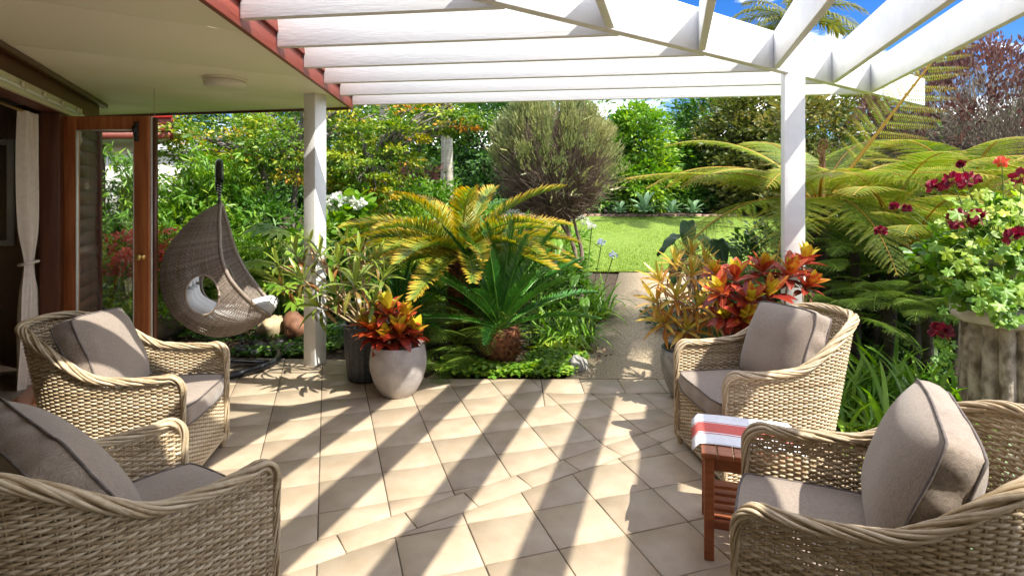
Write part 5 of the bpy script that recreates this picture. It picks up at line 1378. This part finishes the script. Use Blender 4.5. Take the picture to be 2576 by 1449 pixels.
# ------------------------------------------------------------------ taro with big dark leaves
def taro_mesh(t, seed):
    r = random.Random(seed); out = []
    prof = [(-.28, .0), (-.36, .16), (-.30, .24), (-.10, .30), (.15, .29), (.4, .22), (.65, .13), (.85, .05), (1.0, .0)]
    o = resamp(np.array(prof), 22); V = []; F = []
    mid = [(max(x, -.12), 0, 0) for x, _ in o]
    for s in (-1, 1):
        b = len(V)
        for (x, w), (mx_, _, _) in zip(o, mid):
            V.append((mx_, 0, -.10 * max(mx_, 0) ** 2)); V.append((.5 * (mx_ + x), s * w * .55, .06 - .10 * x * x + .02 * math.sin(9 * x))); V.append((x, s * w, -.02 - .16 * x * x + .03 * math.sin(14 * x + s)))
        for i in range(len(o) - 1):
            a = b + 3 * i
            for k in (0, 1): F.append([a + k, a + k + 1, a + k + 4, a + k + 3] if s > 0 else [a + k + 3, a + k + 4, a + k + 1, a + k])
    return MB().add(V, F, t).mesh('leaf', MAT['g_taro'], True)
tarom = [taro_mesh(.2, 1), taro_mesh(.5, 2), taro_mesh(.8, 3)]
tp_ = []
for (px, py, az, s) in ((1690, 600, 3.6, 1.0), (1730, 575, 4.4, 1.0), (1770, 600, 5.0, .9), (1810, 620, 4.7, 1.1), (1700, 670, 4.0, .9), (1850, 640, 5.2, 1.0), (1760, 660, 4.3, .8), (1890, 600, 5.4, .9), (1830, 690, 4.8, .9), (1920, 660, 4.5, .8), (1720, 640, 3.4, .8)):
    p = at(px, py, rnd.uniform(5.7, 6.5)); tp_.append((p.x - 2.15, p.y - 6.1, p.z, az, s))
leafy('taro', 'dark green taro with big drooping leaves beside the path', 'taro', (2.15, 6.1, 0), tp_, tarom, .29, 'greenstem', 2.2, sr=.012)
tp_ = []
for (px, py, az, s) in ((1385, 640, 4.9, .8), (1400, 615, 4.6, .7), (1445, 700, 4.4, .6), (1470, 760, 4.7, .6), (1340, 640, 4.2, .7), (960, 640, 4.6, .8), (935, 610, 4.2, .7)):
    p = at(px, py, 6.1); tp_.append((p.x - .2, p.y - 6.1, p.z, az, s))
taroL = []
for t_ in (.2, .5): 
    me = taro_mesh(t_, 5); me.materials.clear(); me.materials.append(MAT['g_bright']); taroL.append(me)
leafy('taro', 'pale green taro leaves rising behind the dark cycad', 'taro', (.2, 6.1, 0), tp_, taroL, .34, 'greenstem', 1.5, sr=.008)

# ------------------------------------------------------------------ tree fern
tf = [fern_mesh('frond', MAT['g_fern'], 2.0, R(a0), R(bd), 32, .48, 30, .046, .42, .22, 600 + i) for i, (a0, bd) in enumerate(((62, 75), (46, 78), (26, 36), (16, 70)))]
tfn = fern_mesh('frond', MAT['g_fern'], 2.15, R(0), R(-8), 17, .46, 26, .05, .6, .0, 610, start=.22, curl=True)
tb = Vector((3.12, 5.65, 0)); th_ = 1.52
o = thing('tree_fern', 'golden green tree fern spreading behind the white post', 'tree fern', tb)
m = MB(); tube(m, resamp(np.array([(.05, 0, -.05), (0, .03, .7), (0, 0, th_)]), 16), np.linspace(.13, .10, 16) * (1 + .06 * np.sin(np.arange(16) * 2.3)), 12, .5); m.build('trunk', MAT['darkbark'], o, smooth=True)
for k, (az, v, s) in enumerate(((172, 2, 1.0), (183, 2, .98), (196, 3, .95), (160, 1, .9), (212, 2, .92), (228, 3, .9), (245, 2, .85), (262, 3, .8), (282, 2, .85), (300, 3, .9), (318, 2, .95), (335, 1, 1.0), (350, 2, 1.0), (8, 1, 1.0), (30, 0, .9), (60, 1, .95), (95, 0, .95), (130, 1, .95), (145, 0, .9), (190, 1, .8), (225, 1, .75), (275, 1, .7))):
    put('frond', tf[v], o, R(az), (.06 * math.cos(R(az)), .06 * math.sin(R(az)), th_), s, rnd.uniform(-.15, .15))
link('unfurling_frond', tfn, o, frame((.50, -.22, .85), (-.25, -1.0, -.1), (.04, -.03, th_), 1.0))
for k, az in enumerate((200, 120, 310)):
    m = MB(); a = np.linspace(0, 8, 24); rr = .045 * (1 - a / 10); P = [(0, 0, 0), (.04, 0, .25), (.06, 0, .5)] + [(.06 + q * math.sin(b_), 0, .55 - q * math.cos(b_)) for b_, q in zip(a, rr)]
    tube(m, P, np.linspace(.016, .009, len(P)), 6, .5); put('crozier', m.mesh('crozier', MAT['rachis'], True), o, R(az), (.03, 0, th_), rnd.uniform(.8, 1.15), 0, .1)

# fern thicket under and right of it
tf2 = [fern_mesh('frond', MAT['g_fern'], 1.3, R(a0), R(bd), 26, .35, 22, .038, .36, .22, 620 + i) for i, (a0, bd) in enumerate(((62, 70), (42, 60), (22, 50)))]
for k, (px, py, d, n, s, ms, lab) in enumerate((
    (2440, 520, 5.6, 15, 1.0, tf2, 'golden fern crown reaching over the geranium bowl'),
    (2560, 600, 5.2, 12, .9, tf2, 'golden fern behind the stone column'),
    (2240, 560, 5.0, 13, .9, tf2, 'sunlit fern hanging right of the white post'),
    (2300, 640, 4.7, 13, .85, tf2, 'golden fern draped beside the geranium leaves'),
    (2150, 640, 5.0, 14, .8, fernA, 'green fern in the shade right of the white post'),
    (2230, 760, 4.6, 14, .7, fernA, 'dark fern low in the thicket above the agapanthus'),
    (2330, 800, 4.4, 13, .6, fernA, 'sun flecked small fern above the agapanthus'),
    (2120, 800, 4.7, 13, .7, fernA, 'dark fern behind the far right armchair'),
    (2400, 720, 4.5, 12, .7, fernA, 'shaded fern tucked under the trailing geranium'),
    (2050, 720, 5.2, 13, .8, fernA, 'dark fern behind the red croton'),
    (1880, 720, 5.6, 13, .8, fernA, 'dark fern between the taro and the orange croton'),
    (2200, 690, 5.6, 14, .9, fernA, 'deep green fern at the back of the thicket'))):
    p = at(px, py, d); fern('fern', lab, p, n, s, ms, 30 + k, 'ferns of the right thicket')
    m = MB(); tube(m, [(0, 0, -p.z - .03), (.02, 0, -p.z * .5), (0, 0, .03)], .04, 7, .5); m.build('stem', MAT['darkbark'], COL.objects[-1] if False else [q for q in bpy.data.objects if q.name.startswith('fern') and q.get('label') == lab][0], smooth=True)
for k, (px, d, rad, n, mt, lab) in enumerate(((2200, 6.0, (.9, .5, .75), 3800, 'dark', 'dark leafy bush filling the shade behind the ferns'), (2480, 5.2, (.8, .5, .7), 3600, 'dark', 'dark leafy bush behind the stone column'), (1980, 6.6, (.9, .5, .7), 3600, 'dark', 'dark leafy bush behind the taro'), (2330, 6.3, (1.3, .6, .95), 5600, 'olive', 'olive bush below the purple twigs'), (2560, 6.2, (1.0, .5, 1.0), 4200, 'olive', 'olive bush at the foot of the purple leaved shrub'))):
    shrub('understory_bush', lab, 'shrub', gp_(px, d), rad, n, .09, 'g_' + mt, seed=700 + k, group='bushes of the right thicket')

# ------------------------------------------------------------------ twiggy shrubs
def twiggy(name, label, loc, c, rad, trunk, ntwig, nleaf, leafmat_, twigmat, size, tpl, seed, leaf_lo=0.0, up=1.0, cat='shrub', tm=.5):
    r = np.random.default_rng(seed); o = thing(name, label, cat, loc)
    m = MB()
    for P in trunk: tube(m, resamp(np.array(P, float), 10), np.linspace(.045, .022, 10), 7, .5)
    m.build('trunk', MAT[twigmat], o, smooth=True)
    m = MB(); ends = [np.array(t[-1], float) for t in trunk]
    for k in range(ntwig):
        d = r.normal(size=3); d /= np.linalg.norm(d); d[2] = d[2] * .95 + .05
        q = r.uniform(.55, 1.0); tip = np.array(c) + d * np.array(rad) * q * (1 + .22 * lumpy(d[None], seed=seed)[0])
        b = ends[k % len(ends)]; u = np.linspace(0, 1, 5)[:, None]; st = r.uniform(.25, .6)
        P = (b * (1 - u) + tip * u); P += np.sin(u * math.pi) * r.normal(size=3) * .05; P = P[1:] if r.random() < .7 else P
        tube(m, P, np.linspace(.009, .0025, len(P)), 3, .5, caps=False)
        for j in range(2):
            e = tip + r.normal(size=3) * .10 + d * .05; mid = P[-2]; tube(m, [mid, (mid + e) / 2 + r.normal(size=3) * .02, e], [.004, .003, .0015], 3, .5, caps=False)
    stuff(m.build('twigs', MAT[twigmat], o))
    d = r.normal(size=(nleaf * 3, 3)); d /= np.linalg.norm(d, axis=1)[:, None]
    pr = 1 / (1 + np.exp(-(d[:, 2] - leaf_lo + .25 * lumpy(d, seed=seed + 3)) * 7)); d = d[r.random(len(d)) < pr][:nleaf]
    cd_ = r.normal(size=(170, 3)); cd_ /= np.linalg.norm(cd_, axis=1)[:, None]; cr = r.normal(0, .075, 170)
    near = np.argmax(d @ cd_.T, axis=1); d = d * .45 + cd_[near] * .55 + r.normal(size=d.shape) * .05; d /= np.linalg.norm(d, axis=1)[:, None]
    rr = .72 + .30 * r.random(len(d)) ** .6 + cr[near]
    P = np.array(c) + d * np.array(rad) * (rr * (1 + .22 * lumpy(d, seed=seed)))[:, None]
    D = d * .8 + np.array([0, 0, up]) + r.normal(size=d.shape) * .35; N = r.normal(size=d.shape)
    lump_ = lumpy(d * 2.5, seed=seed + 9)
    m = MB(); scatter(m, tpl[0], tpl[1], P, D, N, size * r.uniform(.6, 1.3, len(d)), np.clip(tm + .28 * lump_ + r.normal(0, .1, len(d)), 0, 1)); stuff(m.build('foliage', MAT[leafmat_], o))
    return o
SPRIG = (np.array([[0, 0, 0], [.3, .10, 0], [.5, 0, .0], [.3, -.10, 0], [.55, .09, .03], [1, 0, 0], [.55, -.09, .03]]), np.array([[0, 1, 2, 3], [2, 4, 5, 6]]))
bx, by = at(1385, 0, 8.9).x, 8.9
twiggy('round_bush', 'round clipped grey green bush on bare twiggy legs by the lawn', (bx, by, gz(bx, by) - .05), (0, 0, 1.88), (1.10, .95, 1.10), [[(.50, 0, 0), (.42, 0, .4), (.25, 0, .95)], [(.44, .05, 0), (.52, 0, .45), (.36, 0, 1.05)], [(.40, 0, 0), (.2, 0, .5), (.0, 0, 1.0)], [(.47, .1, 0), (.40, .2, .6), (.1, .3, 1.1)]], 2600, 9500, 'g_grey', 'twig', .14, SPRIG, 81, leaf_lo=.28, up=.9)
px_ = at(2480, 0, 7.4).x
twiggy('purple_bush', 'twiggy purple leaved bush rising beyond the pergola corner', (px_, 7.4, .1), (0, 0, 2.25), (1.55, .8, 1.15), [[(-.6, 0, 0), (-.55, 0, .8), (-.5, 0, 1.5)], [(.0, 0, 0), (.05, 0, .8), (.1, 0, 1.5)], [(.6, 0, 0), (.6, .1, .9), (.7, 0, 1.6)]], 900, 9500, 'g_purple', 'greytwig', .07, LEAF, 82, leaf_lo=-.05, up=.4)
px_ = at(2170, 0, 7.6).x
twiggy('bare_twig_hedge', 'grey bare twig hedge behind the tree fern crown', (px_, 7.6, .12), (0, 0, 1.35), (1.3, .6, .8), [[(-.5, 0, 0), (-.45, 0, .5), (-.4, 0, .9)], [(.4, 0, 0), (.4, 0, .5), (.4, 0, .9)]], 700, 3500, 'g_olive', 'greytwig', .08, LEAF, 83, leaf_lo=-.3, up=.4, cat='hedge')

# ------------------------------------------------------------------ agaves and bed edging at the end of the lawn
agm = [strap_mesh('leaf', MAT['g_agave'], .75, R(a0), R(bd), .17, t) for a0, bd, t in ((80, 35, .6), (60, 45, .4), (38, 40, .5), (20, 30, .2))]
for (px, s, lab) in ((1622, 1.0, 'pale rosette agave at the far end of the lawn'), (1690, .7, 'smaller agave beside the pale rosette agave'), (1560, .6, 'little agave under the climber-clad tree'), (1745, .65, 'agave half hidden by fern tips at the lawn end')):
    d = 17.9; o = thing('agave', lab, 'agave', (at(px, 0, d).x, d, gz(0, d) + .05), 0, 'agaves at the lawn end')
    for k in range(26): put('leaf', agm[k % 4], o, k * 2.399, (0, 0, .1), s * rnd.uniform(.85, 1.1))
brk = MB(); box(brk, (0, 0, 0), (.22, .10, .12)); bme = brk.mesh('edging_brick', surf('edging_brick', (.22, .13, .09), (.34, .22, .16), .85, 9, rand=.25))
edge = thing('bed_edging', 'low brick edging along the far end of the lawn', 'edging', (3.4, 18.2, .885))
for k in range(34): link('brick', bme, edge, Matrix.Translation((-3.9 + .235 * k, .05 * math.sin(k), .03 + rnd.uniform(-.015, .015))) @ Matrix.Rotation(rnd.uniform(-.08, .08), 4, 'Z'))

# ------------------------------------------------------------------ crotons
LB = [leaf_mesh('leaf', MAT['croton_red'], .40, 7, .13, dr, 1.12) for dr in (.08, .24, .42)]
LN = [leaf_mesh('leaf', MAT['croton_gold'], .15, 7, .10, dr, .95) for dr in (.15, .4, .7)]
LG = [leaf_mesh('leaf', MAT['croton_green'], .16, 7, .10, dr, 1.1) for dr in (.15, .45, .8)]
def rosette(o, c, axis, n, L, meshes, r, young=.15, old=.95, open_=1.0):
    ax = Vector(axis).normalized(); e1 = ax.orthogonal().normalized(); e2 = ax.cross(e1)
    for k in range(n):
        q = k / max(1, n - 1); a = k * 2.399 + r.uniform(-.2, .2); el = R(82 - 84 * q * open_) + r.uniform(-.15, .15)
        d = (e1 * math.cos(a) + e2 * math.sin(a)) * math.cos(el) + ax * math.sin(el)
        loc = Vector(c) - ax * .16 * L * 2 * q
        lf = link('leaf', meshes[min(2, int(q * 3))], o, frame(d, ax + Vector((0, 0, .3)), loc, L * (.62 + .5 * math.sin(math.pi * min(1, q * .8 + .15))) * r.uniform(.85, 1.12)))
        lf['age'] = young + (old - young) * q + r.uniform(-.06, .06)
def croton(name, label, loc, heads, meshes, n, L, seed, sr=.010, young=.1, old=.95, group=None, root=(0, 0, 0)):
    r = random.Random(seed); o = thing(name, label, 'croton', loc, 0, group)
    for (p, ax, s) in heads:
        p = Vector(p) - Vector(loc); m = MB(); rt = Vector(root) + Vector((r.uniform(-.06, .06), r.uniform(-.06, .06), 0))
        P = resamp(np.array([tuple(rt), tuple(rt.lerp(p, .45) + Vector((r.uniform(-.06, .06), r.uniform(-.06, .06), .03))), tuple(p - Vector(ax).normalized() * .02)]), 10)
        tube(m, P, np.linspace(sr, sr * .55, 10), 6, .5); m.build('stem', MAT['stem'], o, smooth=True)
        rosette(o, p, ax, int(n * (.8 + .4 * r.random())), L * s, meshes, r, young, old)
    return o
def H(px, py, d, ax=(0, -.25, 1), s=1.0): return (at(px, py, d), ax, s)
croton('croton', 'yellow and red croton in the rounded grey pot', (-.92, 4.50, .36), [H(975, 785, 4.5, (-.1, -.1, 1), 1.05), H(1005, 838, 4.42, (.10, -.25, 1), 1.0), H(942, 835, 4.44, (-.35, -.2, 1), .95), H(1040, 842, 4.48, (.4, -.05, 1), .8), H(970, 855, 4.40, (-.05, -.3, 1), .9), H(930, 818, 4.5, (-.5, .0, .9), .85), H(1015, 805, 4.52, (.3, 0, 1), .9)], LB, 20, .20, 1, young=-.05, old=.72)
croton('croton', 'leggy green croton with bronze old leaves in the charcoal pot', (-1.275, 4.86, .43),
       [H(893, 712, 4.25, (.0, -.2, 1), 1.15), H(700, 665, 4.7, (-.5, -.2, .9)), H(745, 640, 4.9, (-.2, -.2, 1)), H(760, 700, 4.6, (-.4, -.3, .8)), H(715, 720, 4.75, (-.7, -.2, .6)), H(805, 640, 5.0), H(850, 660, 4.7), H(845, 735, 4.4, (-.2, -.5, .8)), H(905, 640, 5.0), H(945, 655, 4.8, (.3, -.2, 1)), H(965, 700, 4.6, (.5, -.2, .8)), H(800, 770, 4.4, (-.4, -.5, .5)), H(870, 610, 5.2), H(920, 600, 5.3, (.2, 0, 1)), H(780, 610, 5.2), H(940, 760, 4.5, (.4, -.4, .7), .9)], LG, 17, .215, 2, .011, .05, .95)
croton('croton', 'orange and gold narrow leaved croton in the mottled stone pot', (1.42, 4.42, .35),
       [H(1660, 705, 4.6, (-.5, -.2, .8)), H(1700, 665, 4.7, (-.1, -.2, 1)), H(1740, 690, 4.5, (0, -.4, 1)), H(1775, 660, 4.8), H(1650, 760, 4.5, (-.7, -.3, .6)), H(1700, 750, 4.4, (-.2, -.6, .8)), H(1755, 770, 4.35, (.1, -.6, .8)), H(1800, 730, 4.5, (.4, -.3, .9)), H(1725, 830, 4.3, (0, -.7, .7)), H(1670, 810, 4.4, (-.5, -.5, .6)), H(1740, 640, 5.0), H(1790, 800, 4.3, (.3, -.6, .7))], LN, 20, .20, 3, .009, .05, .9)
croton('croton', 'red and maroon broad leaved croton with yellow hearts against the right post', (1.98, 4.0, -.03),
       [H(1850, 700, 4.1, (-.1, -.35, 1), 1.05), H(1815, 735, 4.0, (-.4, -.4, .8)), H(1920, 680, 4.15, (.1, -.3, 1)), H(1985, 690, 4.05, (.2, -.3, 1), 1.05), H(2020, 660, 4.2, (.4, -.1, 1), 1.0), H(1885, 760, 3.95, (0, -.6, .8)), H(1870, 800, 3.92, (-.1, -.7, .7), 1.0), H(1935, 740, 4.0, (.1, -.5, .9)), H(1830, 800, 4.0, (-.4, -.6, .6), .9), H(2030, 720, 4.0, (.5, -.3, .7), .9), H(1960, 800, 4.1, (.1, -.5, .8), .9), H(1905, 840, 3.95, (0, -.7, .6), .9), H(1800, 690, 4.2, (-.3, -.2, 1), .8)], LB, 22, .17, 4, .011, .0, .88)

# ------------------------------------------------------------------ trailing geranium in the bowl
def ivy_leaf(t, mt):
    n = 5; V = [(0, 0, 0)]; 
    for k in range(21):
        a = R(-150) + R(300) * k / 20; r_ = .5 * (.80 + .20 * math.cos(a * 5 / (300 / 360) * .83)) * (1 + .12 * math.cos(a)); V.append((.12 + r_ * math.cos(a), r_ * math.sin(a), .07 * math.cos(a * 6) * r_ * 2 - .06))
    return MB().add(V, [[0, k, k + 1] for k in range(1, 21)], t).mesh('leaf', MAT[mt], True)
ivm = [ivy_leaf(*q) for q in ((.25, 'g_bright'), (.5, 'g_bright'), (.7, 'g_bright'), (.45, 'g_lime'), (.8, 'g_lime'))]
gr = thing('trailing_geranium', 'ivy leaved geranium with dark red flowers overflowing the bowl', 'geranium', (3.18, 3.55, 1.13))
G0 = Vector((3.18, 3.55, 1.13))
stg = MB()
for k in range(300):
    if k < 215:
        px, py = rnd.gauss(2500, 85), rnd.gauss(590, 80); d = rnd.uniform(3.0, 3.6)
        if not (450 < py < 780 and 2320 < px < 2680): px, py = rnd.uniform(2380, 2640), rnd.uniform(480, 720)
    elif k < 265: px, py, d = rnd.uniform(2440, 2600), rnd.uniform(700, 800), rnd.uniform(3.0, 3.25)
    elif k < 285: px, py, d = rnd.uniform(2505, 2550), rnd.uniform(760, 815), rnd.uniform(3.02, 3.15)
    else: px, py, d = rnd.uniform(2355, 2400), rnd.uniform(845, 910), rnd.uniform(3.3, 3.4)
    p = at(px, py, d) - G0; out = Vector((p.x, p.y, 0)); 
    nrm = Vector((out.x * 1.5 + rnd.uniform(-.4, .4), out.y * 1.2 - .55 + rnd.uniform(-.3, .3), .75 + rnd.uniform(-.3, .4)))
    d_ = Vector((rnd.uniform(-1, 1), rnd.uniform(-.6, .2), rnd.uniform(-.9, .2)))
    link('leaf', ivm[min(4, max(0, int(rnd.gauss(2.4 + (p.z - .1) * 3, 1.1))))], gr, frame(d_, nrm, p, rnd.uniform(.05, .09)))
    if k % 3 == 0 and k < 215 and p.z > -.02: tube(stg, resamp(np.array([(out.x * .3, out.y * .3, 0), (out.x * .8, out.y * .8, max(p.z, 0) * .8 + .08), tuple(p)]), 6), .003, 4, .5)
stg.build('stems', MAT['greenstem'], gr, smooth=True)['kind'] = 'stuff'
m = MB(); cloud(m, (-.03, -.04, .08), (.50, .40, .38), 130, 2600, .06, ROUND, 77, inner=.3, spread=.12, tm=.45, tv=.25); stuff(m.build('inner_foliage', MAT['g_bright'], gr))
for k, (px, py, d, r_, mt) in enumerate(((2395, 460, 3.3, .05, 'red'), (2440, 455, 3.3, .045, 'red'), (2420, 415, 3.35, .03, 'red'), (2520, 410, 3.3, .035, 'scarlet'), (2570, 450, 3.2, .05, 'red'), (2250, 520, 3.5, .03, 'red'), (2280, 525, 3.5, .03, 'red'), (2215, 582, 3.5, .035, 'red'), (2420, 555, 3.1, .055, 'red'), (2460, 550, 3.1, .045, 'red'), (2560, 600, 3.0, .05, 'red'), (2368, 835, 3.35, .05, 'red'), (2350, 470, 3.4, .04, 'red'))):
    p = at(px, py, d) - G0; m = MB(); flowerhead(m, (0, 0, 0), r_, 900 + k, r_ * .85); m.build('flower', MAT['flower_' + mt], gr).location = p
    m = MB(); tube(m, resamp(np.array([(p.x * .5, p.y * .5, .1), (p.x * .85, p.y * .85, p.z * .6 + .1), tuple(p)]), 6), .003, 4, .5); m.build('flower_stalk', MAT['greenstem'], gr, smooth=True)

# ------------------------------------------------------------------ shell string on the door edge
sg = thing('shell_string', 'string of pale shells hanging beside the open door edge', 'garland', (at(388, 0, 4.9).x, 4.9, 1.35))
m = MB(); tube(m, [(0, 0, .0), (.004, 0, .6), (0, 0, 1.19)], .003, 4, .5); m.build('cord', MAT['rope'], sg)
shm = MB(); lathe(shm, [(.0, -.010), (.016, -.006), (.019, .0), (.012, .010), (0, .013)], 8); shme = shm.mesh('shell', MAT['rope'], True)
for k in range(26): link('shell', shme, sg, Matrix.Translation((rnd.uniform(-.006, .006), 0, .02 + .026 * k)) @ Matrix.Rotation(rnd.uniform(-.6, .6), 4, 'Y'))
